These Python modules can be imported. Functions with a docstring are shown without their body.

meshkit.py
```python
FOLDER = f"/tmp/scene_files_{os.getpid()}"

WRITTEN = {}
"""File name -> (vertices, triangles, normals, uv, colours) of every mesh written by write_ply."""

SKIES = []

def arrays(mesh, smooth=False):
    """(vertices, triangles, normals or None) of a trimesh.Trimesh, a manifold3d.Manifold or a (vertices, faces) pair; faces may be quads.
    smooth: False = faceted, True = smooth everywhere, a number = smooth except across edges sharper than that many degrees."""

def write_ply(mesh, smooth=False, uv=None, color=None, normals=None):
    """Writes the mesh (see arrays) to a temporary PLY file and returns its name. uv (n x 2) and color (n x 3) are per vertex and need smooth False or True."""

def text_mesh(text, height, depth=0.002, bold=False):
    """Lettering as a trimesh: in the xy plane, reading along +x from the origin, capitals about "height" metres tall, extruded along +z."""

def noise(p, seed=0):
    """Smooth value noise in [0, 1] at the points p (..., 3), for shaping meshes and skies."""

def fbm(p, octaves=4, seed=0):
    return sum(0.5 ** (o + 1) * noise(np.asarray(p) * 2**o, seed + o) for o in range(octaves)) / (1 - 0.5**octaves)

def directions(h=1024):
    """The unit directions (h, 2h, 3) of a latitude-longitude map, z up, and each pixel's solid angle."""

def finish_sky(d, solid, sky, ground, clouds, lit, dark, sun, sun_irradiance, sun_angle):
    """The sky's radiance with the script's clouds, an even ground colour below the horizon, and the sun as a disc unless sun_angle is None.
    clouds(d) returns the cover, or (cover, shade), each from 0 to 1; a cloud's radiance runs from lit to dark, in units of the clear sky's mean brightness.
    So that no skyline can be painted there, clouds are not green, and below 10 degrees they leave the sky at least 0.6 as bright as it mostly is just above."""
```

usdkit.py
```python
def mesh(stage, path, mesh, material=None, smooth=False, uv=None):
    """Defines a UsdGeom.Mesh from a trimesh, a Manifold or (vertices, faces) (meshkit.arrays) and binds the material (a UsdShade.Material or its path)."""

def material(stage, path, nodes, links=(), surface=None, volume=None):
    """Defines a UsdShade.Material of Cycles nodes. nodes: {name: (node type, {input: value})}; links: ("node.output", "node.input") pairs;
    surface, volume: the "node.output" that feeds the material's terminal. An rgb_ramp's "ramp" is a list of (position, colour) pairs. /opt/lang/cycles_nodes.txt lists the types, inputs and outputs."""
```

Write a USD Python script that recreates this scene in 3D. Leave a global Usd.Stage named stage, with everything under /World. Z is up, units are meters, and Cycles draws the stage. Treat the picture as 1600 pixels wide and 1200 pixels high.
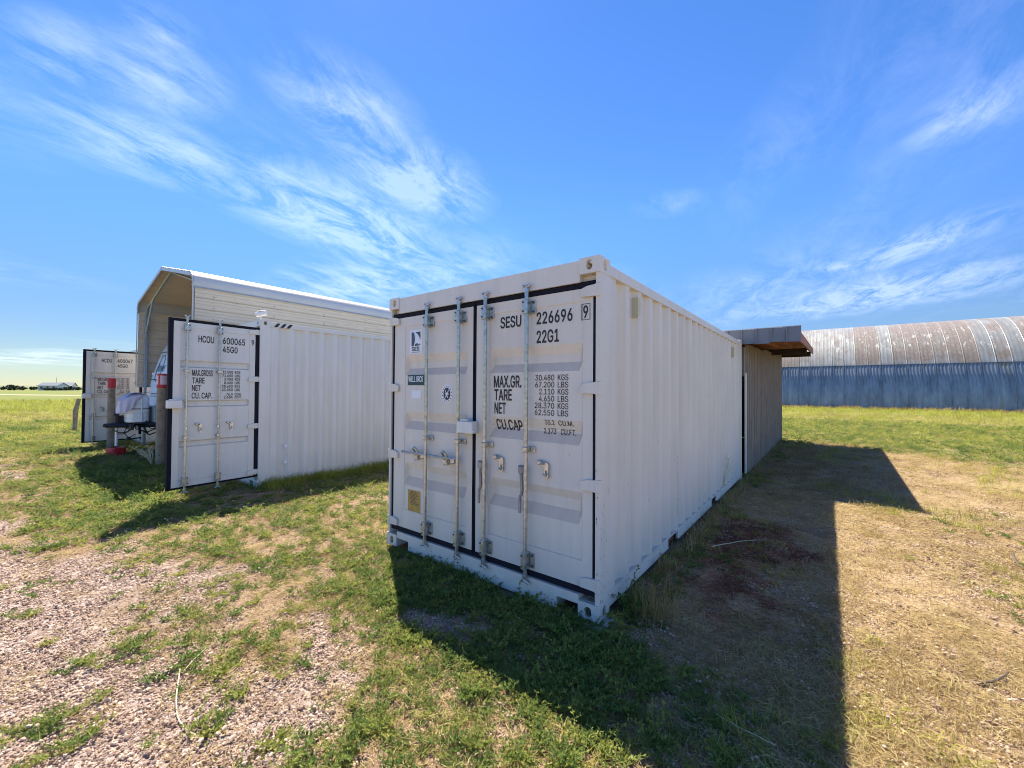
import math
import numpy as np
import trimesh
import shapely
from shapely.geometry import Polygon, box as sbox, Point
import manifold3d as m3
import meshkit
import usdkit
from pxr import Usd, UsdGeom, UsdLux, UsdShade, Sdf, Gf, Vt

stage = Usd.Stage.CreateInMemory()
UsdGeom.SetStageUpAxis(stage, "Z")
UsdGeom.SetStageMetersPerUnit(stage, 1.0)
stage.SetDefaultPrim(UsdGeom.Xform.Define(stage, "/World").GetPrim())
UsdGeom.Scope.Define(stage, "/World/Looks")
PI = math.pi

# ------------------------------------------------------------------ camera, sky, sun, exposure
CAM = np.array([1.26886681, -2.64863430, 1.62604986])
YAW, PITCH, ROLL, FOC = -0.657212531, 0.0154953703, 0.00668180626, 638.738306
cf = np.array([math.sin(YAW) * math.cos(PITCH), math.cos(YAW) * math.cos(PITCH), math.sin(PITCH)])
cr = np.array([math.cos(YAW), -math.sin(YAW), 0.0])
cu = np.cross(cr, cf)
r2, u2 = cr * math.cos(ROLL) + cu * math.sin(ROLL), -cr * math.sin(ROLL) + cu * math.cos(ROLL)
cam = UsdGeom.Camera.Define(stage, "/World/camera")
cam.CreateHorizontalApertureAttr(36.0)
cam.CreateFocalLengthAttr(36.0 * FOC / 1600.0)
cam.CreateClippingRangeAttr((0.05, 20000.0))
EXPOSURE = 1.34
cam.CreateExposureAttr(EXPOSURE)
cam.AddTransformOp().Set(Gf.Matrix4d(*[float(v) for row in ((*r2, 0), (*u2, 0), (*(-cf), 0), (*CAM, 1)) for v in row]))

SUN = np.array([-1.36, 0.87, 2.591])
SUN /= np.linalg.norm(SUN)
SUN_EL, SUN_ROT = math.asin(SUN[2]), math.atan2(SUN[0], SUN[1])
sun = UsdLux.DistantLight.Define(stage, "/World/sun")
sun.CreateIntensityAttr(1.20)
sun.CreateAngleAttr(0.5)
sun.CreateColorAttr((1.0, 0.93, 0.82))
sun.CreateNormalizeAttr(True)
zx = np.cross([0, 0, 1.0], SUN); zx /= np.linalg.norm(zx)
zy = np.cross(SUN, zx)
sun.AddTransformOp().Set(Gf.Matrix4d(*[float(v) for row in ((*zx, 0), (*zy, 0), (*SUN, 0), (0, 0, 30, 1)) for v in row]))

SKY = 0.105
# clouds: thin cirrus, laid out on a plane far above (direction / height)
def sky_material():
    n = {
        "tc": ("texture_coordinate", {}),
        "sep": ("separate_xyz", {}),
        "zc": ("math", {"math_type": "maximum", "value2": 0.02}),
        "zo": ("math", {"math_type": "add", "value2": 0.10}),
        "dx": ("math", {"math_type": "divide"}), "dy": ("math", {"math_type": "divide"}),
        "pl": ("combine_xyz", {}),
        "sky": ("sky_texture", {"sky_type": "single_scattering", "sun_disc": False, "sun_elevation": SUN_EL, "sun_rotation": SUN_ROT,
                                "altitude": 1600.0, "air_density": 1.0, "aerosol_density": 0.12, "ozone_density": 2.0}),
        "hsv": ("hsv", {"saturation": 1.27, "value": 1.0, "fac": 1.0, "hue": 0.509}),
        # streaks run down to the right in the view: stretch along that direction of the cloud plane
        "rotm": ("mapping", {"rotation": (0, 0, CLOUD_ROT), "scale": (1.0, 1.0, 1.0)}),
        "strm": ("mapping", {"scale": (1.0, 2.0, 1.0), "location": (3.1, 1.7, 0.0)}),
        "wisp": ("noise_texture", {"scale": 2.6, "detail": 12.0, "roughness": 0.74, "distortion": 0.45}),
        "wr": ("map_range", {"from_min": 0.40, "from_max": 1.15, "to_min": 0.0, "to_max": 1.0, "clamp": True}),
        "patm": ("mapping", {"scale": (0.5, 0.9, 1.0), "location": CLOUD_OFF}),
        "patch": ("noise_texture", {"scale": 0.9, "detail": 2.0, "roughness": 0.5}),
        "pr": ("map_range", {"from_min": 0.50, "from_max": 0.75, "to_min": 0.0, "to_max": 0.45, "clamp": True}),
        "cov": ("math", {"math_type": "multiply"}),
        "hz": ("map_range", {"range_type": "smoothstep", "from_min": 0.0, "from_max": 0.42, "to_min": 0.36, "to_max": 0.90}), "hzc": ("vector_math", {"math_type": "scale"}), "cl": ("math", {"math_type": "minimum", "value2": 0.20}), "mixc": ("mix_color", {"b": (7.2, 7.6, 8.3), "use_clamp": False}),
        "bg": ("background_shader", {"strength": SKY}),
    }
    l = [("tc.generated", "sep.vector"), ("sep.z", "zc.value1"), ("zc.value", "zo.value1"), ("sep.x", "dx.value1"), ("zo.value", "dx.value2"),
         ("sep.y", "dy.value1"), ("zo.value", "dy.value2"), ("dx.value", "pl.x"), ("dy.value", "pl.y"),
         ("pl.vector", "rotm.vector"), ("rotm.vector", "strm.vector"), ("strm.vector", "wisp.vector"), ("rotm.vector", "patm.vector"), ("patm.vector", "patch.vector"),
         ("wisp.fac", "wr.value"), ("patch.fac", "pr.value"),
         ("sky.color", "hsv.color"), ("hsv.color", "hzc.vector1"), ("sep.z", "hz.value"), ("hz.result", "hzc.scale"), ("hzc.vector", "mixc.a")]
    # named cloud banks, each a soft ellipse on the cloud plane: (centre, half length, half width, turn, strength)
    prev = "pr.result"
    for i, (c, a, b, t, s) in enumerate(BANKS):
        n[f"bm{i}"] = ("mapping", {"mapping_type": "texture", "location": (c[0], c[1], 0), "rotation": (0, 0, t), "scale": (a, b, 1.0)})
        n[f"bg{i}"] = ("gradient_texture", {"gradient_type": "spherical"})
        n[f"bs{i}"] = ("math", {"math_type": "multiply", "value2": s})
        n[f"bx{i}"] = ("math", {"math_type": "maximum"})
        l += [("pl.vector", f"bm{i}.vector"), (f"bm{i}.vector", f"bg{i}.vector"), (f"bg{i}.fac", f"bs{i}.value1"), (prev, f"bx{i}.value1"), (f"bs{i}.value", f"bx{i}.value2")]
        prev = f"bx{i}.value"
    l += [("wr.result", "cov.value1"), (prev, "cov.value2"), ("cov.value", "cl.value1"), ("cl.value", "mixc.fac"), ("mixc.result", "bg.color")]
    return usdkit.material(stage, "/World/Looks/sky_look", n, l, surface="bg.background")

CLOUD_ROT, CLOUD_OFF = -1.78, (0.0, 0.0, 0.0)
def plane_of(px, py):
    d = cf + r2 * (px - 800) / FOC + u2 * (600 - py) / FOC
    d /= np.linalg.norm(d)
    return d[:2] / (max(d[2], 0.02) + 0.10)
def bank(p0, p1, half, s):
    a, b = plane_of(*p0), plane_of(*p1)
    v = b - a
    return ((a + b) / 2, np.linalg.norm(v) / 2 * 1.25, half, math.atan2(v[1], v[0]), s)
BANKS = [bank((10, 170), (440, 300), 0.30, 1.0), bank((300, 240), (690, 420), 0.42, 1.45), bank((430, 80), (640, 250), 0.22, 1.0), bank((520, 200), (740, 340), 0.28, 1.35),
         bank((130, 50), (340, 185), 0.24, 0.85), bank((0, 30), (180, 130), 0.2, 0.8), bank((205, 0), (300, 95), 0.10, 0.75), bank((1300, 435), (1590, 320), 0.24, 1.1),
         bank((1180, 495), (1660, 410), 0.55, 1.35), bank((1280, 430), (1345, 405), 0.22, 1.0), bank((1460, 240), (1600, 80), 0.18, 0.75), bank((990, 324), (1120, 314), 0.14, 0.35),
         bank((440, 480), (800, 390), 0.55, 1.1), bank((-60, 568), (160, 550), 0.5, 1.5), bank((780, 420), (1020, 480), 0.5, 0.55)]
dome = UsdLux.DomeLight.Define(stage, "/World/sky")
UsdShade.MaterialBindingAPI.Apply(dome.GetPrim()).Bind(sky_material())
dome.GetPrim().SetCustomDataByKey("kind", "structure")

# ------------------------------------------------------------------ helpers
_used = {}
def numbered(parent, name):
    k = _used.get((parent, name), 0)
    _used[(parent, name)] = k + 1
    return name if k == 0 else f"{name}_{k:03d}"

def path_of(o):
    return "/World" if o is None else str(o.GetPath())

def tag(o, label=None, cat=None, group=None, kind=None):
    for k, v in (("label", label), ("category", cat), ("group", group), ("kind", kind)):
        if v:
            o.SetCustomDataByKey(k, v)
    return o

def thing(name, label, cat, loc=(0, 0, 0), rotz=0.0, group=None):
    x = UsdGeom.Xform.Define(stage, "/World/" + numbered("/World", name))
    x.AddTranslateOp().Set(tuple(float(v) for v in loc))
    if rotz:
        x.AddRotateZOp().Set(math.degrees(rotz))
    return tag(x.GetPrim(), label, cat, group)

def obj(name, mesh, mat, parent=None, smooth=30, label=None):
    p = path_of(parent)
    if isinstance(mesh, MB):
        mesh = mesh.mesh()
    m = usdkit.mesh(stage, f"{p}/{numbered(p, name)}", mesh, mat, smooth=smooth)
    if label:
        m.GetPrim().SetCustomDataByKey("label", label)
    return m.GetPrim()

def copy(root, loc, rotz, label, group=None):
    was = root.GetCustomData()
    r = thing(root.GetName().rstrip("0123456789").rstrip("_") if root.GetName()[-1].isdigit() else root.GetName(), label, was["category"], loc, rotz, group or was.get("group"))
    r.GetReferences().AddInternalReference(root.GetPath())
    r.SetInstanceable(True)
    return r

class MB:
    """collects triangles for one mesh"""
    def __init__(s):
        s.v, s.f, s.n = [], [], 0
    def add(s, v, f):
        v, f = np.asarray(v, float), np.asarray(f, int)
        if f.shape[1] == 4:
            f = np.vstack([f[:, [0, 1, 2]], f[:, [0, 2, 3]]])
        s.v.append(v); s.f.append(f + s.n); s.n += len(v)
        return s
    def tm(s, t):
        if hasattr(t, "to_mesh"):
            q = t.to_mesh()
            return s.add(q.vert_properties[:, :3], q.tri_verts)
        return s.add(t.vertices, t.faces)
    def box(s, a, b, c=0.0):
        """box between corners a and b, edges chamfered by c"""
        a, b = np.minimum(a, b), np.maximum(a, b)
        if c <= 0:
            v = np.array([[x, y, z] for z in (a[2], b[2]) for y in (a[1], b[1]) for x in (a[0], b[0])])
            return s.add(v, [[0, 2, 3, 1], [4, 5, 7, 6], [0, 1, 5, 4], [2, 6, 7, 3], [0, 4, 6, 2], [1, 3, 7, 5]])
        c = min(c, (b - a).min() * 0.45)
        pts = []
        for i in range(8):
            k = np.array([i & 1, (i >> 1) & 1, (i >> 2) & 1])
            p = np.where(k == 1, b, a); d = np.where(k == 1, -c, c)
            for ax in range(3):
                o = p + d; o[ax] = p[ax]; pts.append(o)
        return s.tm(m3.Manifold.hull_points(np.array(pts)))
    def tube(s, pts, r, n=8, cap=True):
        pts = np.asarray(pts, float)
        r = np.broadcast_to(np.asarray(r, float), (len(pts),))
        t = np.gradient(pts, axis=0); t /= np.linalg.norm(t, axis=1, keepdims=True)
        up = np.array([0, 0, 1.0]) if abs(t[0, 2]) < 0.9 else np.array([1.0, 0, 0])
        rings = []
        for p, tt, rr in zip(pts, t, r):
            a = np.cross(up, tt); a /= np.linalg.norm(a); b = np.cross(tt, a)
            w = np.arange(n) / n * 2 * PI
            rings.append(p + rr * (np.cos(w)[:, None] * a + np.sin(w)[:, None] * b))
        v = np.vstack(rings); f = []
        for i in range(len(pts) - 1):
            for j in range(n):
                k = (j + 1) % n
                f.append([i * n + j, i * n + k, (i + 1) * n + k, (i + 1) * n + j])
        f = np.array(f); f = np.vstack([f[:, [0, 1, 2]], f[:, [0, 2, 3]]])
        if cap:
            v = np.vstack([v, pts[0], pts[-1]])
            m = len(v)
            e = [[m - 2, (j + 1) % n, j] for j in range(n)] + [[m - 1, (len(pts) - 1) * n + j, (len(pts) - 1) * n + (j + 1) % n] for j in range(n)]
            f = np.vstack([f, e])
        return s.add(v, f)
    def prism(s, poly, h, frame):
        """extrude a shapely polygon or point list by h; frame (origin, u, v): n = u x v"""
        if not isinstance(poly, Polygon):
            poly = Polygon(poly)
        t = trimesh.creation.extrude_polygon(poly, h, engine="earcut")
        o, u, v = (np.asarray(q, float) for q in frame)
        n = np.cross(u, v)
        t.vertices = o + t.vertices[:, :1] * u + t.vertices[:, 1:2] * v + t.vertices[:, 2:3] * n
        return s.add(t.vertices, t.faces)
    def lathe(s, prof, n=16, c=(0, 0, 0)):
        prof = np.asarray(prof, float); w = np.arange(n) / n * 2 * PI
        v = np.vstack([np.stack([r * np.cos(w), r * np.sin(w), np.full(n, z)], 1) for r, z in prof]) + c
        f = []
        for i in range(len(prof) - 1):
            for j in range(n):
                k = (j + 1) % n
                f.append([i * n + j, i * n + k, (i + 1) * n + k, (i + 1) * n + j])
        return s.add(v, f)
    def grid(s, P):
        """P (a, b, 3) points -> quads"""
        a, b = P.shape[:2]
        i = (np.arange(a - 1)[:, None] * b + np.arange(b - 1)).ravel()
        return s.add(P.reshape(-1, 3), np.stack([i, i + 1, i + b + 1, i + b], 1))
    def move(s, M):
        for k in range(len(s.v)):
            s.v[k] = s.v[k] @ M[:3, :3].T + M[:3, 3]
        return s
    def mesh(s):
        return trimesh.Trimesh(np.vstack(s.v), np.vstack(s.f), process=False)

def mat(name, nodes, links, surface="p.BSDF"):
    return usdkit.material(stage, f"/World/Looks/{name}", nodes, links, surface=surface)

def plain(name, col, rough=0.5, metal=0.0, var=0.12, scale=6.0, bump=0.0, bscale=40.0, spec=0.5):
    n = {"tc": ("texture_coordinate", {}), "n": ("noise_texture", {"scale": scale, "detail": 5.0, "roughness": 0.6}),
         "r": ("rgb_ramp", {"ramp": [(0.25, tuple(c * (1 - var) for c in col)), (0.75, tuple(min(1, c * (1 + var)) for c in col))]}),
         "p": ("principled_bsdf", {"roughness": rough, "metallic": metal, "specular_ior_level": spec})}
    l = [("tc.object", "n.vector"), ("n.fac", "r.fac"), ("r.color", "p.base_color")]
    if bump:
        n["n2"] = ("noise_texture", {"scale": bscale, "detail": 4.0}); n["b"] = ("bump", {"strength": bump, "distance": 0.01})
        l += [("tc.object", "n2.vector"), ("n2.fac", "b.height"), ("b.normal", "p.normal")]
    return mat(name, n, l)

# ------------------------------------------------------------------ materials
def paint(name, col, grime=(0.30, 0.26, 0.20), amount=0.5, rust=True):
    """sprayed container paint: slight orange peel, faint streaks of dirt, small rust nicks"""
    n = {"tc": ("texture_coordinate", {}),
         "m1": ("mapping", {"scale": (9.0, 9.0, 0.7)}), "n1": ("noise_texture", {"scale": 1.0, "detail": 6.0, "roughness": 0.65}),
         "r1": ("map_range", {"from_min": 0.48, "from_max": 0.80, "to_min": 0.0, "to_max": 0.45 * amount, "clamp": True}),
         "n2": ("noise_texture", {"scale": 1.3, "detail": 3.0}),
         "base": ("rgb_ramp", {"ramp": [(0.3, tuple(c * 0.95 for c in col)), (0.7, tuple(min(1, c * 1.03) for c in col))]}),
         "mix1": ("mix_color", {"b": grime}),
         "sep": ("separate_xyz", {}), "low": ("map_range", {"from_min": 0.6, "from_max": 0.0, "to_min": 0.0, "to_max": 0.95 * amount, "clamp": True}),
         "n4": ("noise_texture", {"scale": 14.0, "detail": 6.0, "roughness": 0.7}), "lowm": ("math", {"math_type": "multiply"}),
         "mixl": ("mix_color", {"b": grime}),
         "n3": ("noise_texture", {"scale": 23.0, "detail": 3.0, "roughness": 0.55}),
         "r3": ("map_range", {"from_min": 0.745, "from_max": 0.77, "to_min": 0.0, "to_max": 0.85 if rust else 0.0, "clamp": True}),
         "mix2": ("mix_color", {"b": (0.11, 0.085, 0.075)}),
         "nb": ("noise_texture", {"scale": 5.0, "detail": 2.0}), "b": ("bump", {"strength": 0.12, "distance": 0.02}),
         "p": ("principled_bsdf", {"roughness": 0.42, "specular_ior_level": 0.4})}
    l = [("tc.object", "m1.vector"), ("m1.vector", "n1.vector"), ("n1.fac", "r1.value"), ("tc.object", "n2.vector"), ("n2.fac", "base.fac"),
         ("base.color", "mix1.a"), ("r1.result", "mix1.fac"), ("tc.object", "sep.vector"), ("sep.z", "low.value"), ("tc.object", "n4.vector"),
         ("low.result", "lowm.value1"), ("n4.fac", "lowm.value2"), ("mix1.result", "mixl.a"), ("lowm.value", "mixl.fac"),
         ("tc.object", "n3.vector"), ("n3.fac", "r3.value"), ("mixl.result", "mix2.a"), ("r3.result", "mix2.fac"), ("mix2.result", "p.base_color"),
         ("tc.object", "nb.vector"), ("nb.fac", "b.height"), ("b.normal", "p.normal")]
    return mat(name, n, l)

M = {}
M["paint"] = paint("container_paint", (0.635, 0.58, 0.50))
M["paint_cool"] = paint("container_paint_cool", (0.635, 0.61, 0.55), amount=0.4, rust=False)
M["gasket"] = plain("rubber_gasket", (0.006, 0.006, 0.012), 0.7, spec=0.2)
M["letter"] = plain("black_lettering", (0.012, 0.012, 0.016), 0.5)
M["steel"] = plain("galvanised_steel", (0.46, 0.46, 0.43), 0.30, 0.85, 0.40, 34.0)
M["steel_dark"] = plain("forged_steel", (0.10, 0.10, 0.10), 0.5, 0.6, 0.3, 25.0)
M["steel_grey"] = plain("worn_handle_steel", (0.24, 0.245, 0.25), 0.45, 0.6, 0.35, 25.0)
M["white"] = plain("white_plastic", (0.80, 0.80, 0.77), 0.4, 0, 0.04)
M["lock_white"] = plain("lock_box_paint", (0.62, 0.60, 0.55), 0.5, 0, 0.12, 9.0)
M["sticker"] = plain("white_sticker", (0.70, 0.70, 0.72), 0.5, 0, 0.03)
M["teal"] = plain("teal_print", (0.035, 0.075, 0.095), 0.5)
M["green_print"] = plain("dark_green_print", (0.008, 0.045, 0.045), 0.5)
M["ink"] = plain("grey_ink", (0.03, 0.03, 0.035), 0.5)
M["brass"] = plain("brass_plate", (0.36, 0.26, 0.09), 0.35, 0.5, 0.3, 18.0)
M["rust"] = plain("rusty_steel", (0.16, 0.055, 0.025), 0.9, 0, 0.5, 20.0)
M["dark"] = plain("dark_void", (0.02, 0.02, 0.02), 0.9)
M["beige"] = plain("beige_siding", (0.56, 0.485, 0.375), 0.4, 0, 0.05, 2.0)
M["roof_white"] = plain("white_trim", (0.47, 0.465, 0.45), 0.35, 0.1, 0.05, 2.0)
M["tube"] = plain("galvanised_tube", (0.30, 0.33, 0.37), 0.4, 0.6, 0.15, 8.0)
M["red"] = plain("red_plastic", (0.42, 0.015, 0.025), 0.45, 0, 0.1)
M["wood_post"] = plain("weathered_wood", (0.25, 0.19, 0.13), 0.85, 0, 0.35, 9.0, 0.5, 50.0)
M["wood_red"] = plain("stained_rafter", (0.29, 0.105, 0.05), 0.8, 0, 0.4, 8.0)
M["wood_black"] = plain("dark_beam", (0.035, 0.022, 0.018), 0.85, 0, 0.4, 8.0)
M["concrete"] = plain("concrete", (0.36, 0.34, 0.31), 0.9, 0, 0.25, 14.0, 0.4)
M["cloth"] = plain("lilac_cloth", (0.62, 0.58, 0.66), 0.9, 0, 0.06, 8.0)
M["black"] = plain("black_frame", (0.015, 0.015, 0.017), 0.5)
M["trailer"] = plain("trailer_white", (0.62, 0.68, 0.74), 0.25, 0, 0.03)
M["grey_plastic"] = plain("grey_plastic", (0.30, 0.32, 0.33), 0.5)
M["roof_tin"] = plain("grey_roof_tin", (0.205, 0.195, 0.185), 0.5, 0.25, 0.15, 3.0)
M["reflect"] = plain("pale_reflector", (0.62, 0.45, 0.48), 0.4)

# ------------------------------------------------------------------ ground
def ground_h(x, y):
    x, y = np.asarray(x, float), np.asarray(y, float)
    t = np.clip((-x - 2.6) / 3.6, 0, 1); t = t * t * (3 - 2 * t)
    u = np.clip((-x - 10.0) / 4.0, 0, 1); u = u * u * (3 - 2 * u)
    h = -0.06 * t + 0.04 * u
    r = np.hypot(x - CAM[0], y - CAM[1])
    near = np.exp(-r / 30.0)
    p = np.stack([x, y, np.zeros_like(x)], -1)
    h = h + near * (0.10 * (meshkit.fbm(p * 0.45 + 7, 3, 3) - 0.5) + 0.035 * (meshkit.fbm(p * 2.6 + 3, 3, 5) - 0.5) + 0.030 * (meshkit.fbm(p * 7.5 + 9, 2, 8) - 0.5) * np.exp(-r / 9.0))
    return h - 0.012

def poly_d(x, y, P):
    """signed distance: positive inside"""
    pts = shapely.points(np.stack([np.ravel(x), np.ravel(y)], 1))
    P = Polygon(P)
    d = shapely.distance(pts, P.exterior)
    return np.where(shapely.contains(P, pts), d, -d).reshape(np.shape(x))

GRAVEL = [(-7.2, -2.6), (-5.3, -2.25), (-4.6, -1.55), (-3.6, -1.62), (-3.05, -1.55), (-2.55, -1.45), (-2.0, -1.62), (-1.5, -1.62), (-1.2, -1.48), (-0.95, -1.60), (-0.85, -1.78), (-0.4, -2.2), (-0.3, -4.0), (-8, -5.0)]
GRAVEL2 = [(-1.75, -1.0), (-1.2, -1.12), (-0.9, -1.28), (-0.55, -1.55), (-0.7, -1.85), (-1.0, -1.55), (-1.5, -1.4), (-1.9, -1.2)]
GRAVEL3 = [(-1.25, -0.62), (-0.75, -0.52), (-0.42, -0.30), (-0.40, -0.42), (-0.62, -0.62), (-0.9, -0.78), (-1.2, -0.74)]
STRAW = [(0.10, 0.1), (0.30, -0.35), (0.75, -0.62), (1.3, -0.6), (2.4, -0.6), (6.0, -0.5), (12, 6), (8.0, 12.5), (4.2, 11.0), (1.8, 13.5), (0.2, 13.0), (0.05, 6.0)]
DIRT = [(0.10, 1.2), (0.55, 0.9), (0.95, 1.5), (1.1, 2.4), (0.95, 3.4), (0.2, 3.6), (0.05, 2.0)]
GRAVEL4 = [(1.9, 1.6), (2.7, 1.9), (3.6, 4.6), (3.3, 6.4), (2.3, 5.2), (2.1, 3.2)]
PATH = [(-40, -6), (-20, -3.6), (-12.5, -2.35), (-10.4, -1.95), (-10.2, -2.25), (-11.0, -2.7), (-16, -4.4), (-40, -9)]

def noise2(x, y, s, seed, o=3):
    return meshkit.fbm(np.stack([np.asarray(x) * s + 31.7, np.asarray(y) * s + 17.3, np.full(np.shape(x), seed * 3.1)], -1), o, seed)

def smooth01(v, a, b):
    t = np.clip((v - a) / (b - a), 0, 1)
    return t * t * (3 - 2 * t)

def zones(x, y):
    """(gravel, green, straw, dirt) weights at ground points"""
    x, y = np.asarray(x, float), np.asarray(y, float)
    w = (noise2(x, y, 1.6, 1) - 0.5) * 1.1
    g = smooth01(poly_d(x, y, GRAVEL) + w * 1.3, -0.35, 0.40)
    g = np.maximum(g, smooth01(poly_d(x, y, GRAVEL2) + w * 0.35, -0.12, 0.10) * 0.85)
    g = np.maximum(g, smooth01(poly_d(x, y, GRAVEL3) + w * 0.25, -0.08, 0.08) * 0.9)
    g = np.maximum(g, smooth01(poly_d(x, y, GRAVEL4) + w * 1.1, -0.3, 0.4) * 0.45)
    g = np.maximum(g, smooth01(poly_d(x, y, PATH) + w * 0.8, -0.4, 0.4) * 0.75)
    s = smooth01(poly_d(x, y, STRAW) + w * 1.0, -0.35, 0.35)
    d = smooth01(poly_d(x, y, DIRT) + w * 0.9 + (noise2(x, y, 7.0, 81, 3) - 0.5) * 0.9, -0.12, 0.14)
    green = (1 - g) * (1 - s)
    return g, green, s, d

# ring grid round the camera, finer near
ring = np.concatenate([np.linspace(0.6, 9, 120), 9 * (9000 / 9) ** (np.arange(1, 111) / 110)])
ang = np.linspace(0, 2 * PI, 361)
ang = np.sort(np.concatenate([ang[:-1], YAW * -1 + PI / 2 + np.linspace(-1.05, 1.05, 420)]) % (2 * PI))
ang = np.unique(np.round(ang, 6)); ang = np.append(ang, ang[0] + 2 * PI)
GX = CAM[0] + ring[:, None] * np.cos(ang); GY = CAM[1] + ring[:, None] * np.sin(ang)
GZ = ground_h(GX, GY)
gP = np.stack([GX, GY, GZ], -1)
gm = MB(); gm.grid(gP[:, ::-1])
gm.add(np.vstack([[[CAM[0], CAM[1], float(ground_h(CAM[0], CAM[1]))]], gP[0]]), [[0, j + 1, j + 2] for j in range(len(ang) - 1)])
gmesh = gm.mesh()
zg, zgr, zs, zd = zones(gmesh.vertices[:, 0], gmesh.vertices[:, 1])

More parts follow.
